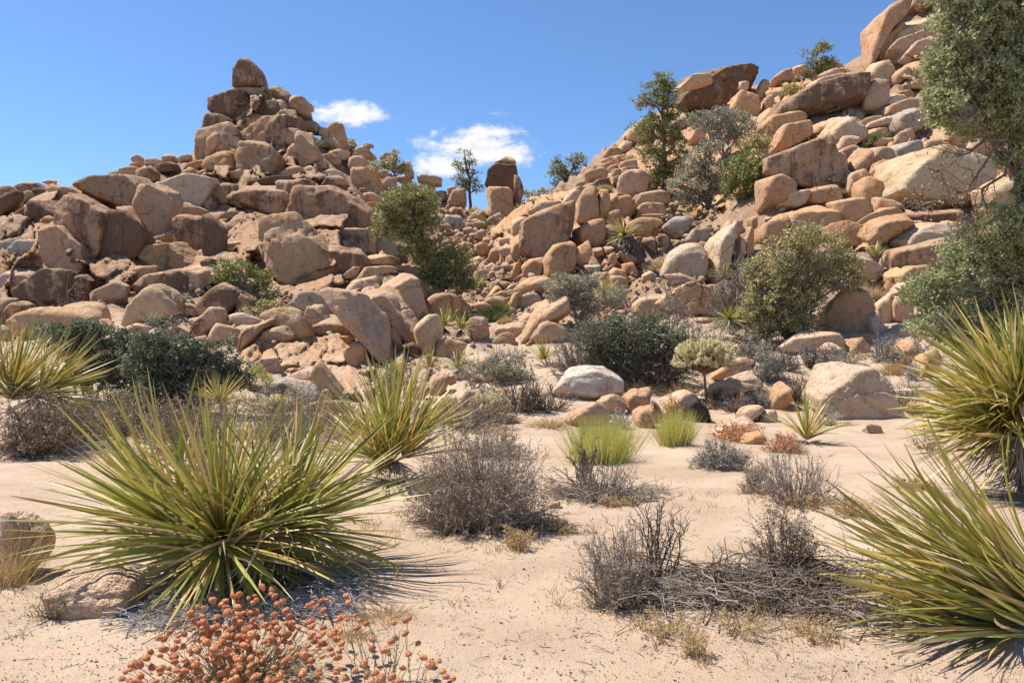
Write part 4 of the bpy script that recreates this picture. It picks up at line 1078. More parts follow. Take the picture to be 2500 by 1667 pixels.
def diamonds(C, D, L, W, rng, fold=.0):
    """leaf quads: base C, direction D, length L, width W"""
    n = len(C); s = unit(np.cross(D, rng.normal(0, 1, (n, 3))))
    L = np.reshape(L, (-1, 1)); W = np.reshape(W, (-1, 1))
    V = np.stack([C, C + D * L * .5 + s * W * .5, C + D * L, C + D * L * .5 - s * W * .5], 1).reshape(-1, 3)
    return V, np.arange(4 * n).reshape(n, 4)
def blades(C, D, L, W, rng, bend=.3, k=3):
    """narrow curved grass-like blades, k segments, pointed"""
    n = len(C); s = unit(np.cross(D, rng.normal(0, .3, (n, 3)) + np.array((.2, -1, .1))))
    out = unit(D * np.array((1, 1, 0)) + rng.normal(0, .3, (n, 3)))
    L = np.reshape(L, (-1, 1)); W = np.reshape(W, (-1, 1)); vs = []
    for i in range(k + 1):
        t = i / k
        p = C + D * L * t + (out * .8 + np.array((0, 0, -.5))) * L * bend * t * t
        w = W * .5 * (1 - t) ** .7 if i < k else W * .03
        vs += [p - s * w, p + s * w]
    V = np.stack(vs, 1); m = 2 * (k + 1)
    f = np.array([[2 * i, 2 * i + 1, 2 * i + 3, 2 * i + 2] for i in range(k)])
    return V.reshape(-1, 3), (f[None] + (np.arange(n) * m)[:, None, None]).reshape(-1, 4)
def root_at(name, loc, label, cat, group=None):
    o = link(name, None, None, loc); return tag(o, label, cat, group)
def part(name, V, Fq, mat, root, smooth=False, kind=None):
    loc = np.array(root.location)
    o = link(name, mesh_np(name, V - loc, Fq, smooth, mat), root)
    if kind: o['kind'] = kind
    return o
def on_sphere(rng, n):
    return unit(rng.normal(0, 1, (n, 3)))

def blob_plant(name, label, cat, fr, base, blobs, seed, leaf_mat, twig_mat, d=None, leaf=(7, 3.6), dens=1., per=14, clump=9., trunk=6., trunk_path=None, group=None, inner=.5, twigs=1., droop=0., needle=False, bare=0, fol='foliage', bare_mat=None, depth=.8, names=('trunk', 'crown')):
    """leafy shrub or tree. base and blobs (x, y, half width, half height) in survey frame fr"""
    rng = np.random.default_rng(seed); sc = FR[fr][2]
    bx, by = zf(fr, *base)
    if d is None: d = hit(bx, by) or 45.
    s = d / F
    b0 = px2w(bx, by, d); b0[2] = float(GRID(b0[0], b0[1])) if abs(float(GRID(b0[0], b0[1])) - b0[2]) < 1.5 else b0[2]
    root = root_at(name, b0, label, cat, group)
    B = []
    for (x, y, rx, ry) in blobs:
        px, py = zf(fr, x, y); rx, ry = rx / sc, ry / sc
        R = math.sqrt(rx * ry)
        c = px2w(px, py, d) + np.array((0, rng.uniform(-.5, .5) * R * s, 0))
        B.append((c, np.array((rx, depth * (rx + ry) / 2, ry)) * s, rx * ry))
    segs = []
    # trunk and limbs
    if trunk_path:
        tp = [b0 - np.array((0, 0, .3))] + [px2w(*zf(fr, x, y), d) for x, y in trunk_path]
    else: tp = None
    if tp is not None:
        tp = np.array(tp); kx = len(tp)
        rad = np.linspace(1, .25, kx) * trunk * s
        for i in range(kx - 1):
            sub = np.linspace(0, 1, 5); pts = tp[i] * (1 - sub[:, None]) + tp[i + 1] * sub[:, None]; pts[1:-1] += rng.normal(0, .25 * trunk * s, (3, 3))
            rr = rad[i] * (1 - sub) + rad[i + 1] * sub
            for q in range(4): segs.append((*pts[q], *pts[q + 1], rr[q], rr[q + 1]))
        dense = np.concatenate([np.linspace(tp[i], tp[i + 1], 12) for i in range(kx - 1)])
    limb = []
    for c, r, a in B:
        if tp is not None:
            dd = np.linalg.norm(dense - (c - np.array((0, 0, r[2] * .8 + .15 * abs(c[2] - b0[2])))), axis=1); st = dense[dd.argmin()]
        else: st = b0 + rng.normal(0, 1, 3) * np.array((.12, .12, 0)) * r[0] - np.array((0, 0, .08))
        P = bent_paths(rng, st[None], c[None], 7, .12, .035)
        limb.append(P[0]); lr = trunk * s * (.42 if tp is not None else .6)
        segs += list(paths_to_segs(P, lr, lr * .35))
    V, Fq = tubes(segs, 6); part(names[0] if tp is not None else 'stems', V, Fq, M_BARK if tp is not None else twig_mat, root, True)
    LV, LF, n0 = [], [], 0; TW = []
    for (c, r, a), P in zip(B, limb):
        n = max(6, int(a * math.pi / (clump * clump) * 2.1 * dens))
        dirs = on_sphere(rng, n); u = inner + (1.06 - inner) * rng.random((n, 1)) ** .55
        K = c + dirs * r * u * (1 + .26 * vnoise(dirs * 2.3 + seed + c * .7, 5)[:, None])
        keep = vnoise(K / (clump * s * 2.6) + seed, 9) > -.5; K, dirs = K[keep], dirs[keep]; n = len(K)   # gaps between the sprays
        nt_ = min(n, max(3, int(n * .5 * twigs))); idx = rng.permutation(n)[:nt_]
        st = P[rng.integers(3, 7, nt_)]
        Pt = bent_paths(rng, st, K[idx], 4, .05, .06)
        TW.append(paths_to_segs(Pt, max(.0035, .6 * s), max(.002, .28 * s)))
        if bare:
            Pb = bent_paths(rng, P[rng.integers(3, 7, bare)], c + on_sphere(rng, bare) * r * 1.12, 5, .05, .07)
            TW.append(paths_to_segs(Pb, .75 * s, .3 * s)); TW.append(paths_to_segs(side_paths(rng, Pb, bare * 3, 18 * s), .45 * s, .22 * s))
        m = n * per
        ci = np.repeat(np.arange(n), per)
        C = K[ci] + rng.normal(0, clump * .48 * s, (m, 3)) * np.array((1, 1, .75))
        D = unit(dirs[ci] * .5 + rng.normal(0, .75, (m, 3)) + np.array((0, 0, .25 - droop)))
        L = leaf[0] * s * rng.uniform(.6, 1.3, m); Wd = leaf[1] * s * rng.uniform(.7, 1.25, m)
        v, f = diamonds(C, D, L, Wd, rng); LV.append(v); LF.append(f + n0); n0 += len(v)
    part(names[1] if tp is not None else fol, np.concatenate(LV), np.concatenate(LF), leaf_mat, root)
    TW = np.concatenate(TW)
    if len(TW): V, Fq = tubes(TW, 3); part('twigs', V, Fq, bare_mat or twig_mat, root)
    return root

def twig_shrub(name, label, fr, base, w, h, seed, mat=None, n=90, side=5, r=1.0, leafn=0, leaf_mat=None, leaf=(3.5, 2), d=None, flat=.35, lean=(0, 0), cat='shrub', group=None, tufts=0, tuft_mat=None, up=.12, minh=.1):
    """dry many-stemmed shrub: stems fan from the base to a dome, then side twigs; w, h in survey pixels"""
    rng = np.random.default_rng(seed); sc = FR[fr][2]; bx, by = zf(fr, *base); w, h = w / sc, h / sc
    if d is None: d = hit(bx, by) or 20.
    s = d / F; b0 = px2w(bx, by, d); b0[2] = float(GRID(b0[0], b0[1]))
    root = root_at(name, b0, label, cat, group)
    th = rng.uniform(0, 2 * math.pi, n); el = np.arcsin(rng.uniform(minh, 1, n)); rr = rng.uniform(.72, 1.05, n) * (1 + .12 * np.sin(th * 3 + seed))
    T = np.stack([np.cos(th) * np.cos(el) * w / 2 * rr + lean[0] * np.sin(el), np.sin(th) * np.cos(el) * w / 2 * .9 * rr, np.sin(el) * h * rr], 1) * s + b0
    A = b0 + np.stack([np.cos(th), np.sin(th), th * 0 - .05], 1) * rng.uniform(0, .16, (n, 1)) * w * s * np.array((1, 1, 0)) - np.array((0, 0, .03))
    P = bent_paths(rng, A, T, 6, -flat * .25 + up, .03)
    P[:, :, 2] = np.maximum(P[:, :, 2], GRID(P[:, :, 0], P[:, :, 1]) + .005)
    S = [paths_to_segs(P, r * 1.5 * s, r * .55 * s)]
    P1 = side_paths(rng, P, n * side, .20 * h * s, 4); S.append(paths_to_segs(P1, r * .75 * s, r * .35 * s))
    P2 = side_paths(rng, P1, n * side, .09 * h * s, 2); S.append(paths_to_segs(P2, r * .5 * s, r * .28 * s))
    V, Fq = tubes(np.concatenate(S), 3); part('branches', V, Fq, mat or M_TWIG, root)
    if leafn:
        src = np.concatenate([P1.reshape(-1, 3), P2.reshape(-1, 3), P[:, 3:].reshape(-1, 3)])
        C = src[rng.integers(0, len(src), leafn)] + rng.normal(0, 2.2 * s, (leafn, 3))
        v, f = diamonds(C, unit(rng.normal(0, 1, (leafn, 3)) + np.array((0, 0, .4))), leaf[0] * s * rng.uniform(.6, 1.3, leafn), leaf[1] * s * rng.uniform(.6, 1.3, leafn), rng)
        part('foliage', v, f, leaf_mat or M_DRYLEAF, root)
    return root

def grass(name, label, fr, base, w, h, seed, mat=None, n=260, d=None, cat='grass tuft', wid=1.3, up=.9, group=None, bend=.3, kind=None):
    rng = np.random.default_rng(seed); sc = FR[fr][2]; bx, by = zf(fr, *base); w, h = w / sc, h / sc
    if d is None: d = hit(bx, by) or 20.
    s = d / F; b0 = px2w(bx, by, d)
    C = b0 + rng.normal(0, .17, (n, 3)) * w * s * np.array((1, .9, 0)); C[:, 2] = GRID(C[:, 0], C[:, 1]) - .01
    out = (C - b0) * np.array((1, 1, 0)) / (w * s * .35 + 1e-6)
    D = unit(out * (w / h) * .55 + rng.normal(0, .22, (n, 3)) + np.array((0, 0, up)))
    v, f = blades(C, D, h * s * rng.uniform(.45, 1.1, n), wid * s * rng.uniform(.7, 1.4, n), rng, bend)
    o = link(name, mesh_np(name, v - b0, f, False, mat or M_STRAW), None, b0); return tag(o, label, cat, group, kind)

# nolina blades: a few shared blade shapes
def blade_mesh(bend, twist, wid, k=8):
    vs = []
    for i in range(k + 1):
        t = i / k; x = bend * t * t * .6; z = t * math.sqrt(max(.05, 1 - .45 * bend * t))
        w = wid * (.75 + .55 * min(1, t * 4)) * (1 - t) ** .62 * .5 + .0012
        a = twist * t; ca, sa = math.cos(a), math.sin(a); kx = .30 * w
        vs += [(x + sa * w, ca * w, z), (x - kx, 0, z), (x - sa * w, -ca * w, z)]
    f = []
    for i in range(k):
        a = 3 * i
        f += [(a, a + 1, a + 4, a + 3), (a + 1, a + 2, a + 5, a + 4)]
    return np.array(vs), np.array(f)
BL = [blade_mesh(b, tw, .030) for b in (.0, .18, .4, .7) for tw in (-.8, .1, .9)]
BLM = [mesh_np('leaf', v, f, True, M_NOLP) for v, f in BL]
def head_mats(rng, pos, n, L, az0, tilt, th0, th1, width=1., spread=6.3, azc=0., powr=.7):
    """matrices of n blades of one rosette at pos whose axis leans by tilt towards azimuth az0"""
    ax = Matrix.Rotation(az0, 4, 'Z') @ Matrix.Rotation(tilt, 4, 'Y')
    out = []
    for i in range(n):
        th = th0 + (th1 - th0) * rng.random() ** powr
        a = azc + (rng.random() - .5) * spread
        ln = L * rng.uniform(.72, 1.1) * (1 - .12 * abs(th) / 1.6)
        bend_i = int(np.clip(rng.normal(1 + .9 * th, .6), 0, 3)); vi = bend_i * 3 + int(rng.integers(0, 3))
        m = ax @ Matrix.Rotation(a, 4, 'Z') @ Matrix.Rotation(th, 4, 'Y') @ Matrix.Rotation(rng.normal(0, .25), 4, 'Z')
        sc_ = Matrix.Diagonal((ln, ln * width * rng.uniform(.75, 1.2), ln, 1))
        off = m.to_3x3() @ Vector((0, 0, .015 * L))
        out.append((vi, Matrix.Translation(Vector(pos) + off) @ m @ sc_))
    return out
def baked(mats):
    V, Fq, n0 = [], [], 0
    for vi, m in mats:
        v, f = BL[vi]; A_ = np.array(m)
        V.append(v @ A_[:3, :3].T + A_[:3, 3]); Fq.append(f + n0); n0 += len(v)
    return np.concatenate(V), np.concatenate(Fq)
def nolina(label, fr, base, heads, seed, parts=True, d=None, skirt=None, dead_mat=None, width=1., name='nolina', group='nolina plants', trunk=None, limit=300, mat=None):
    """heads: (x, y, n, blade length px, lean azimuth deg, lean deg, th0, th1 deg[, depth offset m]) in survey frame; azimuth 0 = picture right, -90 = towards the viewer"""
    rng = np.random.default_rng(seed); sc = FR[fr][2]; bx, by = zf(fr, *base)
    if d is None: d = hit(bx, by) or 25.
    s = d / F; b0 = px2w(bx, by, d)
    if abs(float(GRID(b0[0], b0[1])) - b0[2]) < 1.: b0[2] = float(GRID(b0[0], b0[1]))
    root = root_at(name, b0, label, 'nolina', group)
    mats = []
    for hd in heads:
        x, y, n, L, az, tl, t0, t1 = hd[:8]; dy = hd[8] if len(hd) > 8 else 0
        px, py = zf(fr, x, y); p = px2w(px, py, d + dy)
        mats += head_mats(rng, p, n, L / sc * s, math.radians(az), math.radians(tl), math.radians(t0), math.radians(t1), width)
    if parts:
        order = rng.permutation(len(mats)); keep = [mats[i] for i in order[:limit]]; rest = [mats[i] for i in order[limit:]]
        Ti = Matrix.Translation(-Vector(b0))
        for vi, m in keep:
            o = bpy.data.objects.new('leaf', BLM[vi]); COL.objects.link(o); o.parent = root; o.matrix_basis = Ti @ m
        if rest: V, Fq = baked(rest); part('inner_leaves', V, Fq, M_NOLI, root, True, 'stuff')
    else:
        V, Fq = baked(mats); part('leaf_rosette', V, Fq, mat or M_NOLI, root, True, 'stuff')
    if skirt:
        for x, y, n, L, az, tl, t0, t1, *dy in skirt:
            px, py = zf(fr, x, y); p = px2w(px, py, d + (dy[0] if dy else 0))
            V, Fq = baked(head_mats(rng, p, n, L / sc * s, math.radians(az), math.radians(tl), math.radians(t0), math.radians(t1), width * .8, powr=1.))
            rd_ = np.hypot(V[:, 0] - p[0], V[:, 1] - p[1]) / (L / sc * s); g_ = GRID(V[:, 0], V[:, 1]) + .006 + .85 * max(0., p[2] - b0[2]) * np.clip(1 - rd_, 0, 1) * np.repeat(rng.uniform(.2, 1.2, len(V) // 27 + 1), 27)[:len(V)] + .012 * rng.random(len(V)); V[:, 2] = np.maximum(V[:, 2], g_)
            part('dead_skirt', V, Fq, dead_mat or M_DEADB, root, True, 'stuff')
    if trunk:
        pts = np.array([px2w(*zf(fr, x, y), d) for x, y in trunk[0]]); pts = np.vstack([pts])
        r = trunk[1] / sc * s; sg = [(*pts[i], *pts[i + 1], r, r * .9) for i in range(len(pts) - 1)]
        V, Fq = tubes(sg, 9); part('trunk', V, Fq, M_BARK, root, True)
    return root

# ------------------------------------------------------------------ nolinas
nolina('huge green nolina with a wide spray of long blades beside the rust flowers', 'H', (1290, 1010), [
    (1290, 770, 220, 1000, -90, 42, 2, 95), (1080, 730, 130, 1060, 172, 44, 0, 58, .22), (1300, 640, 110, 760, 80, 8, 0, 62, .35), (1600, 690, 150, 960, 4, 48, 0, 66, .2), (1280, 820, 46, 720, -90, 75, 20, 80, -.05), (1280, 700, 90, 820, 90, 0, 10, 70, .25), (1500, 720, 90, 860, -20, 40, 0, 80, .1)],
    21, True, None, [(1150, 800, 190, 560, -120, 15, 100, 150), (1600, 760, 280, 620, -10, 20, 88, 140, .1), (1300, 800, 160, 480, -90, 15, 105, 155), (1290, 900, 120, 700, -60, 10, 85, 100)], width=.78)
nolina('twisted nolina with dried tan blades behind the round brown bush', 'J', (400, 590), [(400, 430, 150, 700, 70, 6, 0, 58), (320, 450, 80, 560, 180, 34, 0, 70), (480, 440, 70, 620, 0, 34, 0, 55), (400, 480, 50, 420, -90, 40, 0, 70)],
    22, True, None, [(330, 450, 140, 300, 180, 10, 100, 150), (430, 460, 120, 300, -90, 10, 105, 160)], width=.85)
nolina('bushy yellow green nolina at the picture edge behind the brown bush', 'D', (60, 1330), [(60, 1240, 170, 600, 10, 22, 0, 70), (-60, 1220, 90, 560, 170, 8, 0, 60), (240, 1200, 80, 540, 0, 58, 0, 45)],
    23, True, 12.3, [(250, 1230, 120, 480, 0, 30, 70, 110)], width=.8)
nolina('nolina leaning in from the lower corner with long arching blades', 'K', (2230, 1420), [(2200, 1330, 150, 1250, 180, 74, 0, 36), (2230, 1250, 70, 1250, 178, 62, 0, 26), (2230, 1160, 60, 1120, 180, 60, 0, 28), (2220, 1430, 90, 1200, 182, 92, 0, 22)],
    24, True, 4.5, [(2200, 1420, 60, 1050, 182, 92, 0, 22)], width=.58, limit=290)
nolina('tall dense nolina with a brown skirt under the scrub oak', 'G', (2380, 1800), [(2340, 1290, 220, 820, 180, 38, 0, 72), (2430, 1240, 100, 740, 160, 10, 0, 52), (2310, 1380, 130, 720, 190, 84, 0, 46), (2420, 1520, 110, 800, 186, 62, 0, 46)],
    25, True, 8.4, [(2350, 1400, 240, 640, 190, 10, 95, 150), (2380, 1330, 120, 560, 180, 40, 60, 110), (2350, 1560, 240, 520, 190, 5, 100, 160), (2370, 1700, 160, 420, 190, 5, 95, 150)], width=.85, trunk=([(2390, 1830), (2380, 1600), (2360, 1380)], 70), limit=280)
nolina('small bright green nolina in front of the big cracked boulder', 'G', (970, 1525), [(968, 1500, 95, 345, 90, 2, 0, 62)], 26, True, None, [(975, 1520, 60, 190, -60, 5, 75, 120)], width=.95)
nolina('nolina with a charred skirt standing among the orange blocks', 'E', (1975, 360), [(1900, 195, 120, 170, 200, 34, 0, 95)], 27, False, None, [(1950, 215, 200, 190, -20, 25, 95, 155), (1990, 270, 120, 150, -60, 10, 110, 160)], M_DEADDARK, width=1.2, trunk=([(1990, 370), (1960, 290), (1920, 215)], 38))
nolina('yucca tuft on a dark stem between pale boulders below the large pinyon', 'E', (745, 870), [(745, 770, 110, 165, 100, 8, 0, 95)], 28, False, None, [(745, 790, 90, 120, -90, 0, 110, 160)], M_DEADDARK, width=1.2)
nolina('second yucca tuft, the lower of the pair below the large pinyon', 'E', (850, 875), [(850, 785, 110, 150, 40, 12, 0, 100)], 29, False, None, [(850, 800, 90, 120, -90, 0, 110, 160)], M_DEADDARK, width=1.2)
nolina('bright yellow green yucca rosette set in the grey green bush', 'E', (1770, 620), [(1770, 570, 90, 145, -90, 22, 0, 90, -1.2)], 30, False, None, width=1.3)
nolina('pale green yucca growing under the dead grey twigs', 'E', (1380, 1040), [(1380, 985, 100, 170, 110, 10, 0, 85)], 31, False, None, width=1.1)
nolina('small upright yucca wedged in the boulder wall', 'G', (1405, 375), [(1405, 340, 80, 140, 90, 0, 0, 55)], 32, False, None, width=1.2)
nolina('yucca tuft low on the central outcrop foot', 'E', (430, 1150), [(430, 1080, 80, 150, 120, 8, 0, 85)], 33, False, None, [(430, 1100, 60, 130, -90, 0, 100, 160)], M_DEADDARK, width=1.2)
nolina('yucca tuft with a black skirt between the outcrop and the bare shrub', 'E', (650, 1120), [(650, 1040, 90, 160, 120, 10, 0, 90)], 34, False, None, [(650, 1060, 90, 150, -90, 0, 100, 160)], M_DEADDARK, width=1.2)
nolina('wide yucca tuft beside the black skirted tuft', 'E', (830, 1110), [(830, 1050, 100, 170, 60, 12, 0, 90)], 35, False, None, [(830, 1060, 90, 140, -90, 0, 95, 150)], M_DEADB, width=1.2)
nolina('olive yucca tuft at the edge of the big round bush', 'G', (440, 500), [(440, 455, 80, 120, 100, 5, 0, 80)], 36, False, None, width=1.2)
nolina('drooping pale yucca hanging below the grey twigs of the big bush', 'G', (465, 870), [(470, 730, 70, 170, -90, 60, 0, 90)], 37, False, None, [(470, 730, 60, 180, -90, 20, 90, 150)], M_DEADB, width=1.3)
nolina('yellowish nolina behind the spray of the huge nolina', 'D', (1400, 1310), [(1400, 1270, 130, 240, 100, 5, 0, 65)], 38, False, 13.2, width=.9)
nolina('dark yucca at the foot of the large pinyon', 'B', (1085, 1500), [(1080, 1450, 80, 110, 60, 10, 0, 90)], 39, False, None, width=1.3)

# ------------------------------------------------------------------ trees
blob_plant('pinyon_tree', 'large dark pinyon standing beside the stacked cairn', 'tree', 'B', (790, 1530), [
    (610, 800, 120, 75), (520, 880, 140, 85), (680, 860, 130, 80), (420, 960, 100, 70), (560, 990, 160, 85), (720, 960, 110, 80), (400, 1060, 90, 60), (560, 1090, 130, 70), (700, 1080, 120, 90), (640, 1190, 110, 90), (780, 1200, 120, 90), (860, 1290, 130, 90), (720, 1310, 110, 90), (940, 1230, 80, 60), (900, 1410, 140, 80), (780, 1410, 100, 90), (990, 1360, 60, 70), (700, 1420, 60, 70), (980, 1460, 80, 50)],
    51, M_PINE, M_DARKTWIG, leaf=(9, 2.6), dens=1.0, per=22, clump=10, trunk=9, trunk_path=[(770, 1400), (720, 1250), (660, 1080), (600, 900)], inner=.35, depth=1.)
blob_plant('pinyon_tree', 'tall layered pinyon rising from the middle of the skyline slope', 'tree', 'C', (290, 1100), [
    (285, 455, 55, 38), (225, 515, 70, 34), (320, 510, 50, 34), (190, 590, 80, 42), (310, 590, 70, 45), (260, 665, 90, 40), (345, 650, 50, 36), (180, 745, 80, 40), (300, 770, 80, 46), (210, 830, 66, 44), (350, 830, 60, 40), (230, 905, 90, 38), (340, 975, 80, 46), (200, 1040, 80, 46), (290, 990, 60, 50), (370, 900, 50, 30)],
    52, M_PINE, M_DARKTWIG, leaf=(8.5, 2.6), dens=.85, per=22, clump=9, trunk=7, trunk_path=[(290, 900), (285, 700), (280, 450)], inner=.3, depth=1.)
blob_plant('skyline_pine', 'thin open pine on the skyline under the large cloud', 'tree', 'B', (1025, 815), [
    (985, 520, 58, 24), (940, 590, 42, 24), (1040, 580, 36, 20), (990, 630, 52, 22), (950, 690, 48, 26), (1065, 650, 40, 16), (1030, 715, 70, 26), (950, 740, 46, 22), (1060, 760, 50, 22), (990, 760, 40, 20), (1000, 570, 34, 20)],
    53, M_PINE, M_DARKTWIG, leaf=(7, 2.4), dens=.8, per=18, clump=7.5, trunk=4.5, trunk_path=[(1020, 720), (1000, 620), (985, 510)], inner=.3, depth=1., d=61)
blob_plant('skyline_pine', 'forked dark tree on the skyline next to the tower gap', 'tree', 'B', (1710, 830), [
    (1645, 565, 40, 24), (1670, 620, 68, 34), (1615, 650, 40, 24), (1690, 680, 64, 36), (1650, 730, 54, 26), (1740, 740, 50, 26), (1790, 540, 54, 22), (1830, 570, 34, 24), (1800, 610, 50, 24), (1750, 570, 34, 20), (1690, 770, 60, 26), (1760, 660, 30, 18)],
    54, M_PINE, M_DARKTWIG, leaf=(7, 2.6), dens=.8, per=18, clump=8, trunk=5.5, trunk_path=[(1700, 750), (1720, 680), (1770, 610), (1795, 550)], inner=.3, depth=1., d=62)
blob_plant('skyline_pine', 'small bent tree on the skyline with a flat top', 'tree', 'C', (1180, 460), [
    (1195, 265, 50, 18), (1120, 300, 34, 20), (1225, 280, 28, 18), (1160, 300, 30, 14), (1130, 370, 56, 28), (1090, 420, 50, 34), (1240, 350, 56, 22), (1190, 385, 60, 28), (1140, 430, 40, 24)],
    55, M_PINE, M_DARKTWIG, leaf=(7.5, 2.6), dens=.9, per=18, clump=8, trunk=4, trunk_path=[(1170, 400), (1155, 330), (1190, 270)], inner=.3, depth=1.)
blob_plant('scrub_oak', 'large scrub oak hanging its leafy boughs over the picture edge', 'tree', 'S', (2520, 1105), [
    (2420, 40, 120, 80), (2330, 75, 66, 60), (2475, 130, 90, 90), (2310, 165, 62, 62), (2400, 200, 100, 80), (2292, 258, 54, 56), (2380, 285, 80, 52), (2470, 270, 80, 90), (2485, 370, 50, 50), (2510, 460, 40, 60), (2450, 562, 82, 56), (2370, 605, 64, 54), (2470, 650, 84, 70), (2335, 680, 66, 54), (2268, 712, 50, 46), (2400, 735, 84, 60), (2285, 790, 62, 46), (2470, 780, 76, 70), (2370, 815, 72, 46), (2450, 850, 76, 46), (2345, -30, 100, 60), (2480, -20, 80, 80), (2540, 200, 70, 120), (2550, 560, 70, 120)],
    56, M_OAK, M_TWIG, d=11.5, leaf=(9.5, 5.4), dens=1.25, per=17, clump=12, trunk=14, trunk_path=[(2512, 800), (2490, 500), (2452, 250), (2430, 60)], inner=.3, depth=.9, bare=7, bare_mat=M_PALETWIG)
blob_plant('skyline_shrub', 'leafy dark shrub on the skyline beyond the broken ridge blocks', 'shrub', 'B', (480, 665), [(490, 535, 42, 34), (430, 580, 60, 34), (500, 600, 66, 40), (370, 605, 56, 28), (540, 640, 36, 26)], 57, M_BUSH, M_DARKTWIG, leaf=(6.5, 3.4), per=16, clump=8, trunk=3)
blob_plant('skyline_shrub', 'small shrub beside the pointed skyline rock', 'shrub', 'B', (180, 545), [(165, 460, 34, 30), (190, 505, 36, 30), (160, 520, 30, 24)], 58, M_BUSH, M_DARKTWIG, leaf=(6.5, 3.4), per=16, clump=8, trunk=3)
blob_plant('skyline_shrub', 'low olive shrub near the summit below the lone spire', 'shrub', 'A', (1680, 440), [(1680, 375, 60, 36), (1650, 400, 40, 30), (1710, 410, 40, 26)], 59, M_BUSH, M_TWIG, leaf=(6, 3.4), per=16, clump=8, trunk=3)
blob_plant('skyline_shrub', 'faint green shrub in the gap beside the dark rock tower', 'shrub', 'B', (1500, 850), [(1440, 800, 46, 24), (1520, 810, 50, 24), (1570, 790, 36, 20), (1640, 850, 60, 28)], 60, M_BUSH, M_TWIG, leaf=(6, 3.4), per=14, clump=8, trunk=2.5)
blob_plant('skyline_shrub', 'dark green shrub at the foot of the dark rock tower', 'shrub', 'B', (1420, 980), [(1420, 905, 42, 38), (1380, 930, 34, 34), (1470, 880, 40, 30), (1350, 985, 34, 26)], 61, M_PINE, M_DARKTWIG, leaf=(6, 3.4), per=16, clump=8, trunk=3)
# ------------------------------------------------------------------ shrubs of the slopes
blob_plant('tall_shrub', 'grey green tall shrub standing behind the tall pinyon', 'shrub', 'C', (640, 900), [(490, 690, 80, 48), (590, 670, 84, 50), (690, 680, 84, 54), (760, 730, 54, 54), (620, 760, 90, 54), (560, 800, 60, 44), (690, 790, 60, 44)], 62, M_GREYB, M_TWIG, leaf=(6.5, 3.2), per=14, clump=9, trunk=4, bare=9, bare_mat=M_PALETWIG)
blob_plant('tall_shrub', 'dim grey shrub between the tall pinyon and the bright green shrub', 'shrub', 'C', (530, 1190), [(490, 900, 80, 54), (450, 980, 80, 54), (540, 990, 80, 60), (400, 1070, 80, 50), (500, 1090, 90, 54), (600, 1060, 50, 60), (430, 1150, 80, 40), (560, 850, 60, 40)], 63, M_GREYB, M_DARKTWIG, leaf=(6.5, 3.2), per=12, clump=9, trunk=5, bare=10)
blob_plant('tall_shrub', 'bright green rounded shrub against the boulder wall', 'shrub', 'C', (720, 1170), [(780, 910, 90, 54), (690, 950, 80, 54), (740, 1010, 100, 64), (800, 1000, 60, 70), (660, 1040, 60, 50), (770, 1100, 70, 50), (690, 1110, 60, 40)], 64, M_BRIGHT, M_TWIG, leaf=(6.5, 3.4), per=14, clump=9, trunk=4)
blob_plant('tall_shrub', 'olive shrub above the bright green rounded shrub', 'shrub', 'C', (840, 920), [(830, 820, 66, 48), (870, 850, 40, 40), (780, 810, 50, 34)], 65, M_BUSH, M_TWIG, leaf=(6.5, 3.4), per=14, clump=9, trunk=4)
blob_plant('low_shrub', 'dark low shrub in front of the great dark stained block', 'shrub', 'C', (1035, 570), [(1030, 510, 46, 28), (1000, 535, 34, 24), (1070, 530, 34, 20)], 66, M_BUSH, M_TWIG, leaf=(6.5, 3.4), per=14, clump=8, trunk=3)
blob_plant('low_shrub', 'bright green sprig growing between boulders of the wall', 'shrub', 'C', (1530, 820), [(1530, 785, 56, 18), (1500, 800, 36, 16), (1570, 830, 26, 16), (1430, 840, 26, 16)], 67, M_BRIGHT, M_TWIG, leaf=(6, 2.2), per=14, clump=7, trunk=2)
blob_plant('round_bush', 'big round olive bush growing over the brown shaded boulder', 'shrub', 'G', (860, 870), [
    (960, 210, 150, 90), (840, 310, 170, 100), (1080, 310, 190, 110), (740, 430, 150, 110), (930, 450, 190, 130), (1140, 450, 150, 100), (1230, 400, 80, 80), (780, 600, 170, 120), (950, 600, 140, 90), (690, 560, 120, 140), (820, 730, 150, 90), (900, 780, 80, 60), (640, 420, 90, 90), (700, 760, 120, 80), (960, 730, 110, 70), (1250, 480, 90, 70), (620, 640, 90, 110)],
    68, M_BUSH, M_DARKTWIG, leaf=(7, 3.8), per=15, clump=10, trunk=7, bare=10, bare_mat=M_TWIG, inner=.35)
blob_plant('round_bush', 'grey green bush around the yellow yucca rosette', 'shrub', 'E', (1620, 800), [(1500, 510, 100, 70), (1590, 500, 80, 60), (1640, 570, 90, 70), (1720, 640, 110, 60), (1540, 610, 80, 60), (1640, 680, 100, 54), (1830, 590, 90, 70), (1700, 480, 40, 40), (1450, 580, 50, 40)],
    69, M_GREYB, M_TWIG, leaf=(6.5, 3.2), per=14, clump=9, trunk=5, bare=8, bare_mat=M_TWIG)
blob_plant('dark_thicket', 'dark green thicket above the whitish boulder', 'shrub', 'E', (1950, 1130), [
    (1890, 780, 170, 90), (1790, 860, 150, 110), (1960, 880, 200, 120), (2070, 790, 120, 90), (2140, 930, 130, 110), (1900, 990, 220, 110), (2060, 1040, 180, 90), (1670, 830, 110, 90), (1740, 980, 150, 100), (2200, 860, 90, 70), (2220, 1000, 90, 80)],
    70, M_DARKB, M_DARKTWIG, leaf=(7, 3.8), per=14, clump=10, trunk=7, bare=14, bare_mat=M_TWIG, inner=.35)
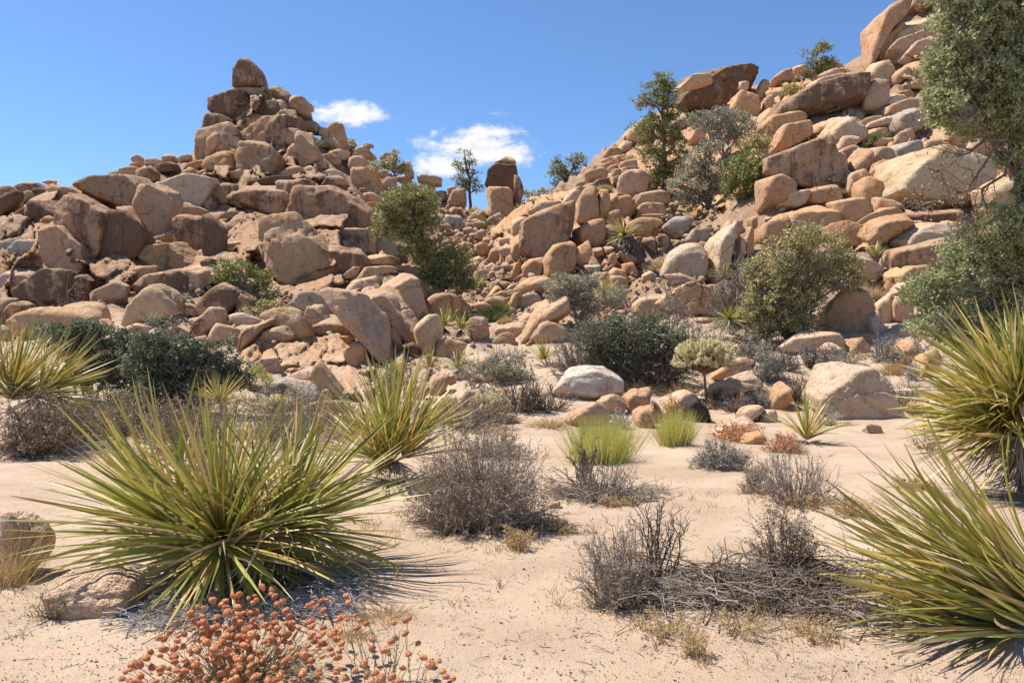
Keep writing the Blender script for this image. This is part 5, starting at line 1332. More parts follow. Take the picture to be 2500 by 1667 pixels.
twig_shrub('bare_shrub', 'tangle of grey dead twigs in front of the dark green thicket', 'E', (1650, 1110), 560, 380, 71, M_TWIG, n=110, side=5, r=1.1)
twig_shrub('bare_shrub', 'tangle of black twigs under the dark green thicket edge', 'E', (2080, 1150), 560, 300, 72, M_DARKTWIG, n=100, side=5, r=1.1)
twig_shrub('bare_shrub', 'bare grey branched shrub before the long flat rock', 'E', (2170, 830), 420, 400, 73, M_TWIG, n=26, side=7, r=1.1, flat=.1)
twig_shrub('bare_shrub', 'grey twiggy shrub leaning on the big round bush', 'G', (520, 780), 380, 460, 74, M_TWIG, n=110, side=7, r=1.0, leafn=900, leaf_mat=M_GREYB, leaf=(5, 2.6))
twig_shrub('bare_shrub', 'bare black spreading shrub above the pale round cholla', 'E', (1230, 1325), 460, 330, 75, M_DARKTWIG, n=42, side=6, r=1.2, leafn=0, minh=.02)
twig_shrub('bare_shrub', 'wispy grey green shrub behind the bare black spreading shrub', 'E', (1140, 1120), 330, 260, 76, M_TWIG, n=70, side=5, r=.7, leafn=3200, leaf_mat=M_GREYB, leaf=(5.5, 2.4))
twig_shrub('dead_tree', 'bare black tree before the broad flat topped boulder', 'D', (440, 770), 420, 360, 77, M_DARKTWIG, n=12, side=7, r=2.2, flat=.0, cat='dead tree')
twig_shrub('dead_tree', 'smaller black dead shrub beside the bare black tree', 'D', (650, 740), 180, 170, 78, M_DARKTWIG, n=12, side=5, r=1.4, flat=.0, cat='dead tree')
blob_plant('gnarled_juniper', 'gnarled half dead juniper before the pale wedge shaped boulder', 'tree', 'D', (1090, 860), [(1170, 595, 46, 26), (1000, 720, 70, 30), (1100, 740, 70, 26), (960, 750, 50, 22), (1190, 760, 50, 24), (1060, 790, 50, 20)], 79, M_GREYB, M_DARKTWIG, leaf=(6, 2.6), per=12, clump=8, dens=.7, trunk=6, trunk_path=[(1040, 800), (1100, 720), (1170, 680), (1170, 600)], inner=.2, bare=6, bare_mat=M_DARKTWIG)
blob_plant('wide_bush', 'wide dark green bush behind the yellow green nolina', 'shrub', 'D', (560, 1140), [(300, 800, 90, 44), (420, 850, 150, 84), (560, 800, 120, 68), (680, 860, 140, 84), (520, 930, 140, 80), (760, 960, 140, 100), (640, 1000, 130, 80), (860, 860, 110, 60), (560, 1070, 160, 70), (760, 1110, 130, 70)],
    80, M_DARKB, M_DARKTWIG, d=16.5, leaf=(7.5, 4.4), per=14, dens=1.25, clump=9, trunk=6, inner=.4, bare=5, bare_mat=M_TWIG)
blob_plant('wide_bush', 'broad dark bush at the foot of the central outcrop', 'shrub', 'D', (1150, 1290), [(1000, 890, 150, 84), (1150, 930, 150, 90), (920, 1010, 170, 110), (1100, 1060, 220, 120), (1330, 950, 140, 74), (1380, 1050, 150, 90), (1530, 1080, 110, 74), (1050, 1180, 170, 90), (1250, 1160, 180, 80), (1450, 1140, 110, 60), (900, 1220, 150, 80), (1120, 1270, 180, 60)],
    81, M_DARKB, M_DARKTWIG, d=15.5, leaf=(7.5, 4.4), per=14, dens=1.25, clump=9, trunk=6, inner=.4, bare=5, bare_mat=M_TWIG)
blob_plant('low_shrub', 'lime green sprig at the end of the broad dark bush', 'shrub', 'D', (1690, 1150), [(1680, 1080, 44, 34), (1640, 1040, 36, 22), (1710, 1120, 32, 26)], 82, M_LIME, M_TWIG, d=15.2, leaf=(7, 2), per=14, clump=8, trunk=2)
blob_plant('round_bush', 'green bush in the cleft behind the split boulder', 'shrub', 'D', (1620, 610), [(1440, 420, 76, 54), (1540, 420, 90, 60), (1640, 470, 90, 64), (1720, 560, 70, 54), (1500, 480, 80, 50), (1600, 540, 80, 50), (1410, 470, 50, 40)], 83, M_BRIGHT, M_TWIG, leaf=(6.5, 3.4), per=14, clump=9, trunk=5)
blob_plant('low_shrub', 'sparse green shrub before the split boulder', 'shrub', 'D', (1640, 720), [(1590, 680, 44, 26), (1690, 640, 56, 30), (1760, 650, 46, 26)], 84, M_BUSH, M_TWIG, leaf=(6.5, 3.4), per=12, clump=8, trunk=3)
blob_plant('low_shrub', 'small dull bush between the wide bush and the outcrop', 'shrub', 'D', (1500, 900), [(1500, 850, 44, 30), (1470, 880, 40, 26), (1530, 880, 36, 30)], 85, M_GREYB, M_TWIG, leaf=(6, 3), per=12, clump=8, trunk=3)
for i, (lab, fr, b, w, h, m) in enumerate([('pale grey tuft on the fluted outcrop wall', 'E', (375, 770), 90, 100, M_SAGE), ('grey tuft under the stacked cairn', 'E', (350, 500), 130, 70, M_SAGE), ('dusty tuft low beside the outcrop top', 'E', (40, 575), 80, 40, M_SAGE),
        ('bright green shrub beside the rubble outlet', 'E', (1040, 740), 150, 110, M_BRIGHT), ('second bright green sprig by the rubble outlet', 'E', (1110, 700), 70, 110, M_BRIGHT), ('green tuft in the rubble chute', 'B', (1225, 1140), 80, 24, M_BUSH), ('tiny green tuft below the dark rock tower', 'B', (1110, 1010), 50, 34, M_BRIGHT),
        ('low green tuft at the top of the rubble chute', 'B', (1050, 930), 60, 34, M_BUSH), ('pale tuft on the streaked cliff end', 'B', (330, 820), 100, 50, M_SAGE), ('second pale tuft on the streaked cliff end', 'B', (220, 820), 80, 44, M_SAGE), ('dark tuft in the crack of the cliff wall', 'A', (1190, 1320), 40, 110, M_BUSH),
        ('tuft on the flat ledge of the shaded cliff', 'A', (400, 1460), 60, 50, M_SAGE), ('tuft on the shoulder beside the leaning pillar', 'A', (2010, 660), 80, 50, M_BUSH), ('second tuft on the shoulder beside the leaning pillar', 'A', (2120, 690), 90, 50, M_BUSH), ('green tuft on the long cliff crack', 'A', (1740, 1240), 40, 34, M_BRIGHT), ('shrub tuft on the orange blocks', 'B', (1980, 770), 90, 44, M_BUSH), ('tuft on the skyline slope', 'B', (2160, 560), 60, 40, M_BUSH), ('tuft on the crest near the low skyline', 'A', (740, 850), 60, 30, M_BUSH)]):
    grass('shrub_tuft', lab, fr, b, w, h, 300 + i, m, 160, None, 'shrub', 2.2, .8, 'tufts on the rocks')

# ------------------------------------------------------------------ dry shrubs on the sand
twig_shrub('round_brown_bush', 'round brown bush with rust tips in the middle of the sand', 'J', (960, 880), 1020, 710, 101, M_TWIG, n=220, side=8, r=.95, leafn=15000, leaf_mat=M_DRYLEAF, leaf=(5.5, 2.4), flat=.2)
twig_shrub('brown_bush', 'brown bush at the picture edge under the yellow green nolina', 'D', (230, 1600), 560, 430, 102, M_DARKTWIG, n=110, side=5, r=.95, leafn=8000, leaf_mat=M_DRYLEAF, leaf=(6, 3))
twig_shrub('brown_bush', 'low brown bush behind the middle of the huge nolina', 'D', (1180, 1500), 760, 400, 103, M_DARKTWIG, n=90, side=5, r=.85, leafn=5000, leaf_mat=M_DRYLEAF, leaf=(5.5, 2.8), d=11.6)
twig_shrub('brown_bush', 'grey brown bush between the huge nolina and the twisted nolina', 'D', (1900, 1480), 700, 360, 104, M_TWIG, n=100, side=6, r=.8, leafn=4000, leaf_mat=M_DRYLEAF, leaf=(5.5, 2.8), d=11.9)
twig_shrub('brown_bush', 'grey twig bush under the broad dark bush', 'D', (820, 1360), 480, 260, 105, M_TWIG, n=80, side=6, r=.8, leafn=900, leaf_mat=M_DRYLEAF, leaf=(5, 2.6), d=13.6)
twig_shrub('brush_clump', 'dead grey brush clump at the side of the round brown bush', 'J', (1720, 700), 760, 260, 106, M_TWIG, n=130, side=6, r=1.05, flat=.5, leafn=900, minh=.02)
twig_shrub('brush_clump', 'tall bare dark sticks beside the yellow green rabbitbrush', 'J', (1640, 640), 240, 370, 107, M_DARKTWIG, n=24, side=5, r=1.2, flat=.0, minh=.5)
twig_shrub('grey_bush', 'bare grey bush in the middle of the sandy path', 'K', (900, 670), 480, 290, 108, M_TWIG, n=90, side=7, r=.9, leafn=900, minh=.12)
twig_shrub('grey_bush', 'little brown twig bush touching the bare grey path bush', 'K', (700, 620), 190, 170, 109, M_TWIG, n=50, side=6, r=.7, leafn=1100, leaf_mat=M_DRYLEAF, leaf=(4.5, 2.4))
twig_shrub('sage_bush', 'low grey dome shaped sage bush', 'K', (530, 495), 310, 135, 110, M_TWIG, n=150, side=5, r=.7, leafn=5200, leaf_mat=M_SAGE, leaf=(7.5, 1.9), flat=.1)
twig_shrub('thorn_bush', 'small dark thorny bush standing in the dead brush', 'K', (860, 1060), 420, 390, 111, M_DARKTWIG, n=60, side=8, r=.9, leafn=3600, leaf_mat=M_DRYLEAF, leaf=(6.5, 3.4), flat=.1, minh=.45)
twig_shrub('thorn_bush', 'grey brown bush at the near end of the dead brush', 'K', (10, 1180), 420, 430, 112, M_TWIG, n=110, side=8, r=.95, leafn=3600, leaf_mat=M_DRYLEAF, leaf=(6, 3), flat=.2)
twig_shrub('thorn_bush', 'tall bare dark stems standing in the dead brush', 'K', (190, 1080), 460, 480, 113, M_DARKTWIG, n=26, side=5, r=1.5, flat=.0, minh=.6)
twig_shrub('thorn_bush', 'single forked bare stick rising from the dead brush', 'K', (560, 1120), 420, 330, 114, M_DARKTWIG, n=9, side=5, r=1.5, flat=.0, minh=.3)
# dead brush lying on the sand: long sticks
def brush_pile(name, label, fr, quad, n, seed, Lpx, mat, r=1.4, hgt=.16, cat='brush pile'):
    rng = np.random.default_rng(seed); pts = [ground_pt(*zf(fr, x, y))[0] for x, y in quad]
    a, b, c, e = pts; ctr = (a + b + c + e) / 4
    u, v = rng.random((n, 1)), rng.random((n, 1))
    C = (a * (1 - u) + b * u) * (1 - v) + (e * (1 - u) + c * u) * v
    s = ctr[1] / F; az = rng.normal(.15, .75, n) + np.where(rng.random(n) < .3, 1.5, 0)
    L = Lpx * s * rng.uniform(.35, 1.2, n); dirn = np.stack([np.cos(az), np.sin(az), rng.normal(0, .3, n)], 1)
    z = rng.random(n) ** 1.8 * hgt
    A = C - dirn * L[:, None] / 2; Bq = C + dirn * L[:, None] / 2
    P = bent_paths(rng, A, Bq, 6, .03, .03)
    P[:, :, 2] = np.maximum(GRID(P[:, :, 0], P[:, :, 1]) + .008, GRID(P[:, :, 0], P[:, :, 1]) + z[:, None] + (P[:, :, 2] - C[:, None, 2]) * .6)
    S = [paths_to_segs(P, r * s * rng.uniform(.7, 1.5, n), r * .45 * s)]
    P1 = side_paths(rng, P, n * 3, Lpx * .22 * s, 3, .5); P1[:, :, 2] = np.maximum(P1[:, :, 2], GRID(P1[:, :, 0], P1[:, :, 1]) + .006)
    S.append(paths_to_segs(P1, r * .6 * s, r * .3 * s))
    root = root_at(name, ctr, label, cat)
    V, Fq = tubes(np.concatenate(S), 4); part('sticks', V, Fq, mat, root, kind='stuff'); return root
brush_pile('brush_pile', 'long heap of dead grey sticks lying across the sand', 'K', [(0, 1020), (1150, 1020), (1300, 1250), (150, 1290)], 190, 120, 230, M_TWIG, 1.4, .15)
brush_pile('brush_pile', 'dark dead stems tangled through the long heap', 'K', [(60, 1060), (1050, 1040), (1150, 1230), (160, 1260)], 130, 119, 190, M_DARKTWIG, 1.9, .2)
brush_pile('brush_pile', 'flattened fan of dead dark branches beside the long heap', 'K', [(620, 1000), (1250, 1080), (1300, 1270), (700, 1220)], 110, 121, 330, M_DARKTWIG, 1.7, .2)
brush_pile('brush_pile', 'dead sticks lying under the round brown bush', 'J', [(600, 830), (1500, 840), (1450, 950), (700, 930)], 150, 122, 120, M_DARKTWIG, 1.2, .06)
brush_pile('brush_pile', 'dead sticks lying under the grey brush clump', 'J', [(1450, 640), (2150, 640), (2100, 720), (1500, 720)], 130, 123, 120, M_TWIG, 1.2, .07)
brush_pile('brush_pile', 'dry litter of leaves and sticks under the huge nolina', 'H', [(650, 1080), (2100, 900), (2100, 1180), (700, 1280)], 420, 124, 120, M_PALETWIG, 1.3, .05)
twig_shrub('grey_bush', 'grey bush behind the low wide pale rock', 'G', (840, 1060), 230, 190, 130, M_DARKTWIG, n=60, side=4, r=.7, leafn=900, leaf_mat=M_SAGE, leaf=(4.5, 2))
twig_shrub('grey_bush', 'grey bush in front of the low wide pale rock', 'G', (985, 1030), 170, 170, 131, M_DARKTWIG, n=50, side=4, r=.7, leafn=700, leaf_mat=M_SAGE, leaf=(4.5, 2))
twig_shrub('grey_bush', 'brown bush below the second low pale rock', 'G', (1110, 1000), 150, 110, 132, M_TWIG, n=50, side=4, r=.7, leafn=900, leaf_mat=M_DRYLEAF, leaf=(4.5, 2))
twig_shrub('sage_bush', 'pale sage bush beside the tree cholla', 'G', (720, 1120), 260, 210, 133, M_TWIG, n=80, side=4, r=.7, leafn=2600, leaf_mat=M_SAGE, leaf=(5.5, 2.2))
twig_shrub('sage_bush', 'pale dusty bush above the tree cholla', 'G', (600, 990), 230, 120, 134, M_TWIG, n=60, side=4, r=.7, leafn=2000, leaf_mat=M_SAGE, leaf=(5.5, 2.2))
twig_shrub('grey_bush', 'dark twig bush behind the big cracked boulder', 'G', (900, 1250), 240, 190, 135, M_DARKTWIG, n=60, side=4, r=.7, leafn=900, leaf_mat=M_DRYLEAF, leaf=(4.5, 2))
twig_shrub('grey_bush', 'round grey bush beside the orange standing rock', 'G', (660, 1290), 180, 140, 136, M_TWIG, n=70, side=4, r=.7, leafn=1100, leaf_mat=M_SAGE, leaf=(4.5, 2))
twig_shrub('grey_bush', 'twig bush on the sand at the side of the big cracked boulder', 'G', (1430, 1180), 190, 130, 137, M_TWIG, n=40, side=4, r=.8)
twig_shrub('grey_bush', 'small bush under the cholla on the shaded sand', 'G', (400, 1245), 110, 100, 138, M_DARKTWIG, n=40, side=4, r=.6, leafn=500, leaf_mat=M_DRYLEAF, leaf=(4, 2))
twig_shrub('grey_bush', 'grey bush beneath the scrub oak boughs', 'G', (1440, 1000), 230, 180, 139, M_TWIG, n=60, side=4, r=.7, leafn=700, leaf_mat=M_SAGE, leaf=(4.5, 2))
twig_shrub('grey_bush', 'dead grey tuft against the orange rocks by the oak', 'G', (1640, 1120), 100, 140, 140, M_PALETWIG, n=60, side=4, r=.8)
twig_shrub('grey_bush', 'grey dead tuft among the orange egg shaped boulders', 'E', (1860, 1430), 170, 150, 141, M_PALETWIG, n=70, side=4, r=.9)
twig_shrub('grey_bush', 'brown bush behind the pale round cholla', 'E', (1090, 1490), 500, 150, 142, M_TWIG, n=80, side=4, r=.8, leafn=2600, leaf_mat=M_DRYLEAF, leaf=(5, 2.6), d=11)
twig_shrub('grey_bush', 'dusty twig bush beside the bright nolina', 'G', (1090, 1400), 200, 150, 143, M_PALETWIG, n=50, side=4, r=.8)
twig_shrub('grey_bush', 'reddish dry bush below the bright nolina', 'G', (830, 1580), 260, 130, 144, M_TWIG, n=70, side=4, r=.7, leafn=2200, leaf_mat=M_RUST, leaf=(4.5, 2.6))
twig_shrub('grey_bush', 'rust speckled buckwheat bush behind the sage dome', 'G', (520, 1500), 380, 120, 145, M_STRAW, n=110, side=4, r=.6, leafn=1600, leaf_mat=M_RUST, leaf=(4.5, 3.4), flat=.0)
twig_shrub('grey_bush', 'rust speckled bush beside the charred stump', 'G', (120, 1370), 200, 150, 146, M_STRAW, n=70, side=4, r=.6, leafn=700, leaf_mat=M_RUST, leaf=(4.5, 3.4), flat=.0)
twig_shrub('grey_bush', 'dry reddish twigs between the nolinas on the path edge', 'G', (1720, 1560), 260, 150, 147, M_TWIG, n=40, side=4, r=.6, leafn=260, leaf_mat=M_RUST, leaf=(4, 3))
twig_shrub('grey_bush', 'little green stemmed sprout by the low crumbly mound', 'H', (310, 1200), 230, 200, 148, M_DARKTWIG, n=40, side=4, r=.7, leafn=900, leaf_mat=M_BRIGHT, leaf=(5, 2))

# ------------------------------------------------------------------ rabbitbrush and grasses
grass('rabbitbrush', 'bright yellow green rabbitbrush beside the round brown bush', 'J', (1740, 470), 400, 320, 201, M_LIME, 2200, None, 'shrub', 1.1, 1.7, None, .06)
grass('rabbitbrush', 'smaller yellow green rabbitbrush beside the charred stump', 'G', (130, 1530), 230, 240, 202, M_LIME, 1300, None, 'shrub', 1.0, 1.7, None, .06)
grass('grass_tuft', 'straw grass against the boulder at the picture edge', 'H', (50, 1020), 260, 420, 203, M_STRAW, 320, None, wid=1.6, bend=.35)
GT = [('golden grass under the dark green thicket', 'E', (2000, 1180), 260, 120), ('golden grass in front of the cholla', 'G', (160, 1210), 220, 110), ('straw grass beside the pale rock and thicket', 'E', (1420, 1420), 240, 110), ('orange grass by the rubble outlet', 'E', (1140, 755), 60, 60), ('straw grass by the skirted nolina', 'E', (2130, 400), 120, 80),
      ('straw grass under the large pinyon', 'E', (640, 590), 100, 90), ('straw grass on the outcrop side', 'D', (1860, 930), 60, 60), ('golden tuft beside the low pale rocks', 'G', (1320, 870), 100, 70), ('golden grass under the grey shrubs', 'G', (1260, 970), 220, 60), ('golden grass beside the brown shaded boulder', 'G', (1390, 600), 110, 130), ('dry grass beside the split oak rocks', 'G', (1530, 1080), 120, 110),
      ('dry ochre grass under the bare grey path bush', 'K', (960, 690), 380, 100), ('dry ochre grass at the end of the bare grey path bush', 'K', (1170, 720), 260, 70), ('ochre grass under the tall nolina by the path', 'K', (1480, 600), 260, 60), ('ochre seed grass under the round brown bush', 'J', (850, 910), 260, 150), ('pale seed grass before the round brown bush', 'J', (1210, 1020), 280, 150),
      ('ochre grass in the shade of the round brown bush', 'J', (1480, 920), 300, 90), ('ochre grass under the grey brush clump', 'J', (1850, 740), 340, 60), ('ochre grass along the near edge of the dead brush', 'K', (230, 1330), 420, 130), ('ochre grass at the middle of the dead brush', 'K', (640, 1330), 420, 130), ('pale seed stalks before the dead brush', 'K', (390, 1440), 220, 150), ('ochre grass at the far end of the dead brush', 'K', (1000, 1350), 360, 90),
      ('dry brown tuft at the edge of the huge nolina', 'H', (2200, 1200), 320, 140), ('brown dry tuft under the rust flowers', 'H', (2000, 1320), 260, 110), ('straw grass beside the big cracked boulder base', 'G', (1180, 1400), 240, 40), ('straw grass behind the sage dome', 'G', (340, 1290), 200, 60)]
for i, (lab, fr, b, w, h) in enumerate(GT):
    if fr in 'JK':
        twig_shrub('seed_grass', lab, fr, b, w, h, 400 + i, M_STRAW, n=40, side=3, r=.5, leafn=1100, leaf_mat=M_STRAW, leaf=(5, 3.2), flat=.0, minh=.5, cat='grass tuft', group='dry seed grass'); continue
    grass('grass_tuft', lab, fr, b, w, h, 400 + i, M_STRAW, 240, None, wid=1.2 if h < 100 else 1.4, up=.7, group='dry grass tufts')

# ------------------------------------------------------------------ buckwheat with rust flower heads
def flower_mesh(k):
    rng = np.random.default_rng(800 + k); n = 110
    d = on_sphere(rng, n); d[:, 2] = np.maximum(d[:, 2], -.7)
    sc_ = np.array((1.0, 1.0, .8)); C = d * .74 * sc_
    v, f = diamonds(C, unit(d + rng.normal(0, .25, d.shape)), .28 * rng.uniform(.7, 1.2, n), .24 * rng.uniform(.8, 1.2, n), rng)
    V2, F2 = cube_sphere(4); V2 = V2 * .86 * sc_ * (1 + .12 * vnoise(V2 * 5 + k, 3)[:, None])
    return mesh_np('flower_head', np.concatenate([V2, v]), np.concatenate([F2, f + len(V2)]), False, M_RUST)
FLM = [flower_mesh(k) for k in range(5)]
def buckwheat(label, spots, seed, ctr, lean):
    rng = np.random.default_rng(seed); c0, d0 = ground_pt(*zf('H', *ctr)) if zf('H', *ctr)[1] < 1700 else (np.array((*px2w(*zf('H', *ctr), 3.7)[:2], 0.)), 3.7)
    root = root_at('buckwheat', c0, label, 'buckwheat', 'buckwheat plants')
    tops = []
    for x, y in spots:
        px, py = zf('H', x, y)
        d = 4.25 - .75 * np.clip((y - 980) / 640, 0, 1) + rng.normal(0, .06)
        tops.append((px2w(px, py, d), d))
    T = np.array([t[0] for t in tops]); gz = GRID(T[:, 0], T[:, 1]); T[:, 2] = np.maximum(T[:, 2], gz + .04)
    A = T * np.array((1 - lean, 1 - lean, 0)) + c0 * np.array((lean, lean, 0)) + rng.normal(0, .03, T.shape) * np.array((1, 1, 0)); A[:, 2] = GRID(A[:, 0], A[:, 1]) - .01
    P = bent_paths(rng, A, T, 6, .02, .02)
    S = paths_to_segs(P, .0022, .0013); V, Fq = tubes(S, 3); part('stems', V, Fq, M_DRYLEAF, root, kind='stuff')
    for i, t in enumerate(T):
        r = rng.uniform(.0125, .0245)
        o = bpy.data.objects.new('flower_head', FLM[int(rng.integers(5))]); COL.objects.link(o); o.parent = root
        o.location = Vector(t - c0); o.scale = (r * rng.uniform(.9, 1.15), r * rng.uniform(.9, 1.15), r * rng.uniform(.8, 1)); o.rotation_euler = (rng.normal(0, .4), rng.normal(0, .4), rng.uniform(0, 6))
    n = len(T) * 26; i = rng.integers(0, len(T), n); t = rng.uniform(0, .5, n) * 5; j = t.astype(int); f = (t - j)[:, None]
    C = P[i, j] * (1 - f) + P[i, j + 1] * f
    v, fq = diamonds(C, unit(rng.normal(0, .5, (n, 3)) + np.array((0, 0, .8))), rng.uniform(.008, .02, n), rng.uniform(.002, .004, n), rng); part('foliage', v, fq, M_BRIGHT, root)
rr = np.random.default_rng(900); sp = []
while len(sp) < 295:
    x = rr.normal(1390, 340); top = 1010 + ((x - 1560) / 700) ** 2 * 330; y = rr.uniform(min(top, 1630), 1640)
    if 520 < x < 2020 and y < 1640 and all((x - a) ** 2 + ((y - b) * 1.2) ** 2 > 300 for a, b in sp): sp.append((x, y))
buckwheat('dense clump of rust orange buckwheat flowers before the huge nolina', sp, 31, (1380, 1560), .55)
sp2 = [(1985, 1065), (2000, 1103), (2068, 1097), (2036, 1180), (1980, 1186), (2067, 1208), (2103, 1227), (2048, 1252), (2259, 1222), (2330, 1205), (2326, 1282), (2270, 1308), (2138, 1318), (2136, 1366), (2210, 1380), (2232, 1400), (2245, 1330), (2345, 1190), (2092, 1452), (2040, 1490), (2100, 1530), (2160, 1510), (2130, 1560), (2190, 1538), (2250, 1530), (2290, 1560), (2345, 1400), (2400, 1340), (2430, 1420), (2470, 1460), (2520, 1440), (2540, 1500), (2560, 1530), (2600, 1540), (2310, 1480), (1925, 1310), (1960, 1340)]
buckwheat('sparse buckwheat with thin stems at the side of the dense clump', sp2, 32, (2240, 1560), .35)

# ------------------------------------------------------------------ chollas
def joint_mesh(k):
    rng = np.random.default_rng(700 + k); vs = []; segs = []
    m = 6; zs = np.linspace(0, 1, m); rad = .16 * np.array((.55, .95, 1., 1., .9, .45))
    for i in range(m - 1): segs.append((0, 0, zs[i], 0, 0, zs[i + 1], rad[i], rad[i + 1]))
    V, Fq = tubes(segs, 7)
    n = 150; t = rng.uniform(.05, 1.0, n); a = rng.uniform(0, 6.3, n); rr_ = np.interp(t, zs, rad)
    D = np.stack([np.cos(a), np.sin(a), rng.normal(.25, .35, n)], 1); C = np.stack([np.cos(a) * rr_, np.sin(a) * rr_, t], 1)
    v, f = diamonds(C, unit(D), .20 * rng.uniform(.7, 1.3, n), .035 * rng.uniform(.8, 1.5, n), rng)
    me = mesh_np('joint', np.concatenate([V, v]), np.concatenate([Fq, f + len(V)]), False, M_CHOL); me.materials.append(M_SPINE)
    mi = np.zeros(len(Fq) + len(f), np.int32); mi[len(Fq):] = 1; me.polygons.foreach_set('material_index', mi); return me
JM = [joint_mesh(k) for k in range(4)]
def cholla(label, fr, base, ctr, rx, ry, n, jl, seed, d=None, trunk=True):
    rng = np.random.default_rng(seed); sc = FR[fr][2]; bx, by = zf(fr, *base)
    if d is None: d = hit(bx, by) or 18.
    s = d / F; b0 = px2w(bx, by, d); b0[2] = float(GRID(b0[0], b0[1]))
    root = root_at('cholla_cactus', b0, label, 'cactus', 'cholla cacti')
    c = px2w(*zf(fr, *ctr), d); r = np.array((rx, (rx + ry) * .5, ry)) / sc * s
    dirs = on_sphere(rng, n); dirs[:, 2] = np.where(dirs[:, 2] < -.35, -dirs[:, 2], dirs[:, 2])
    K = c + dirs * r * (rng.uniform(.62, 1., (n, 1)))
    for k_ in range(n):
        D = Vector(dirs[k_]) * .9 + Vector(rng.normal(0, .45, 3)) + Vector((0, 0, .35)); q = D.to_track_quat('Z', 'Y')
        L = jl / sc * s * rng.uniform(.75, 1.3)
        o = bpy.data.objects.new('joint', JM[int(rng.integers(4))]); COL.objects.link(o); o.parent = root
        o.location = Vector(K[k_] - b0) - D.normalized() * L * .5; o.rotation_mode = 'QUATERNION'; o.rotation_quaternion = q; o.scale = (L * .9, L * .9, L)
    fork = c - np.array((0, 0, r[2] * .75))
    segs = []
    if trunk:
        P = np.linspace(b0 - np.array((0, 0, .05)), fork, 7) + np.vstack([np.zeros((1, 3)), rng.normal(0, .012, (5, 3)), np.zeros((1, 3))])
        for i in range(6): segs.append((*P[i], *P[i + 1], 11 / sc * s * (1 - .05 * i), 11 / sc * s * (1 - .05 * (i + 1))))
    idx = rng.permutation(n)[:max(8, n // 3)]
    segs += list(paths_to_segs(bent_paths(rng, np.tile(fork, (len(idx), 1)), K[idx], 5, .05, .04), 6.5 / sc * s, 4 / sc * s))
    V, Fq = tubes(segs, 6); part('trunk', V, Fq, M_CHOLTR, root, True)
cholla('tree shaped cholla with a pale yellow crown on a brown trunk', 'G', (328, 1262), (314, 988), 200, 124, 290, 54, 41)
cholla('pale round cholla without a visible trunk beside the bare black shrub', 'J', (1035, 200), (1035, 115), 135, 84, 130, 48, 42)
cholla('pale cholla half hidden behind the huge nolina', 'D', (1760, 1330), (1770, 1285), 140, 60, 60, 50, 43, 13.5, False)
cholla('small pale cholla on the slope under the big round bush', 'G', (705, 930), (705, 900), 70, 36, 34, 44, 44, None, False)
# charred stump
st = add_rock(np.array([(180, 1275), (205, 1240), (255, 1225), (300, 1260), (322, 1330), (332, 1392), (200, 1392)], float) / 2.6133 + np.array((1600, 500)), 'd', name='charred_stump', label='charred black stump beside the smaller rabbitbrush', seed=990, cat='stump', mat=M_CHAR, p=12)
tag(st, 'charred black stump beside the smaller rabbitbrush', 'stump')
rngc = np.random.default_rng(5); sv_ = np.array([v.co for v in st.data.vertices]); pick = sv_[rngc.integers(0, len(sv_), 900)]
v, f = diamonds(pick, unit(pick + rngc.normal(0, .3, pick.shape)), rngc.uniform(.02, .06, 900), .008, rngc)
fb = link('charred_fibres', mesh_np('charred_fibres', v, f, False, M_CHAR), st); fb['kind'] = 'stuff'

# brown dead bough of the oak
oak = next(o for o in bpy.data.objects if o.name.startswith('scrub_oak'))
rngo = np.random.default_rng(6); dO = 11.2
A_ = np.array([px2w(2470, 300, dO), px2w(2460, 340, dO), px2w(2470, 380, dO)]); B_ = np.array([px2w(2235, 500, dO - .2), px2w(2290, 420, dO), px2w(2350, 560, dO)])
P = bent_paths(rngo, A_, B_, 8, -.05, .04); P1 = side_paths(rngo, P, 60, .38, 4, .7); P2 = side_paths(rngo, P1, 160, .16, 3, .8)
V, Fq = tubes(np.concatenate([paths_to_segs(P, .022, .008), paths_to_segs(P1, .008, .004), paths_to_segs(P2, .004, .0025)]), 4); part('dead_bough', V, Fq, M_DARKTWIG, oak)
n = 420; src = P2.reshape(-1, 3); C = src[rngo.integers(0, len(src), n)] + rngo.normal(0, .02, (n, 3))
v, f = diamonds(C, unit(rngo.normal(0, 1, (n, 3))), .045, .026, rngo); part('dead_leaves', v, f, M_DRYLEAF, oak, kind='stuff')

# ------------------------------------------------------------------ pebbles and litter on the sand
rr = np.random.default_rng(60); D5, F5 = cube_sphere(2); D1, F1 = cube_sphere(1); V_, F_, n0 = [], [], 0
for _ in range(6500):
    px = rr.uniform(-50, 2550); py = 1000 + 680 * rr.random() ** .6
    d = 1.6 * F / (py - CY) ; x = (px - CX) / F * d
    if d > 14: continue
    r = rr.uniform(.0018, .0048) * (2.2 if rr.random() < .05 else 1) * (1 + d * .04)
    DD, FF = (D5, F5) if r * F / d > 6 else (D1, F1)
    v = DD * r * rr.uniform(.6, 1.3, 3) * rr.uniform(.8, 1.2, (len(DD), 1)) + np.array((x, d, float(GRID(x, d)) + r * .25))
    V_.append(v); F_.append(FF + n0); n0 += len(v)
peb = link('pebbles', mesh_np('pebbles', np.concatenate(V_), np.concatenate(F_), False, M_ROCK)); peb.color = (.50, .37, .26, .2)
tag(peb, 'fine pebbles and grit scattered on the sand', 'pebbles', kind='stuff')
n = 900; px = rr.uniform(-50, 2550, n); py = 1010 + 660 * rr.random(n) ** .7; d = 1.6 * F / (py - CY); x = (px - CX) / F * d
A_ = np.stack([x, d, GRID(x, d) + .004], 1); az = rr.uniform(0, 6.3, n); L = rr.uniform(.015, .09, n)
B_ = A_ + np.stack([np.cos(az) * L, np.sin(az) * L, 0 * L], 1); B_[:, 2] = GRID(B_[:, 0], B_[:, 1]) + .005
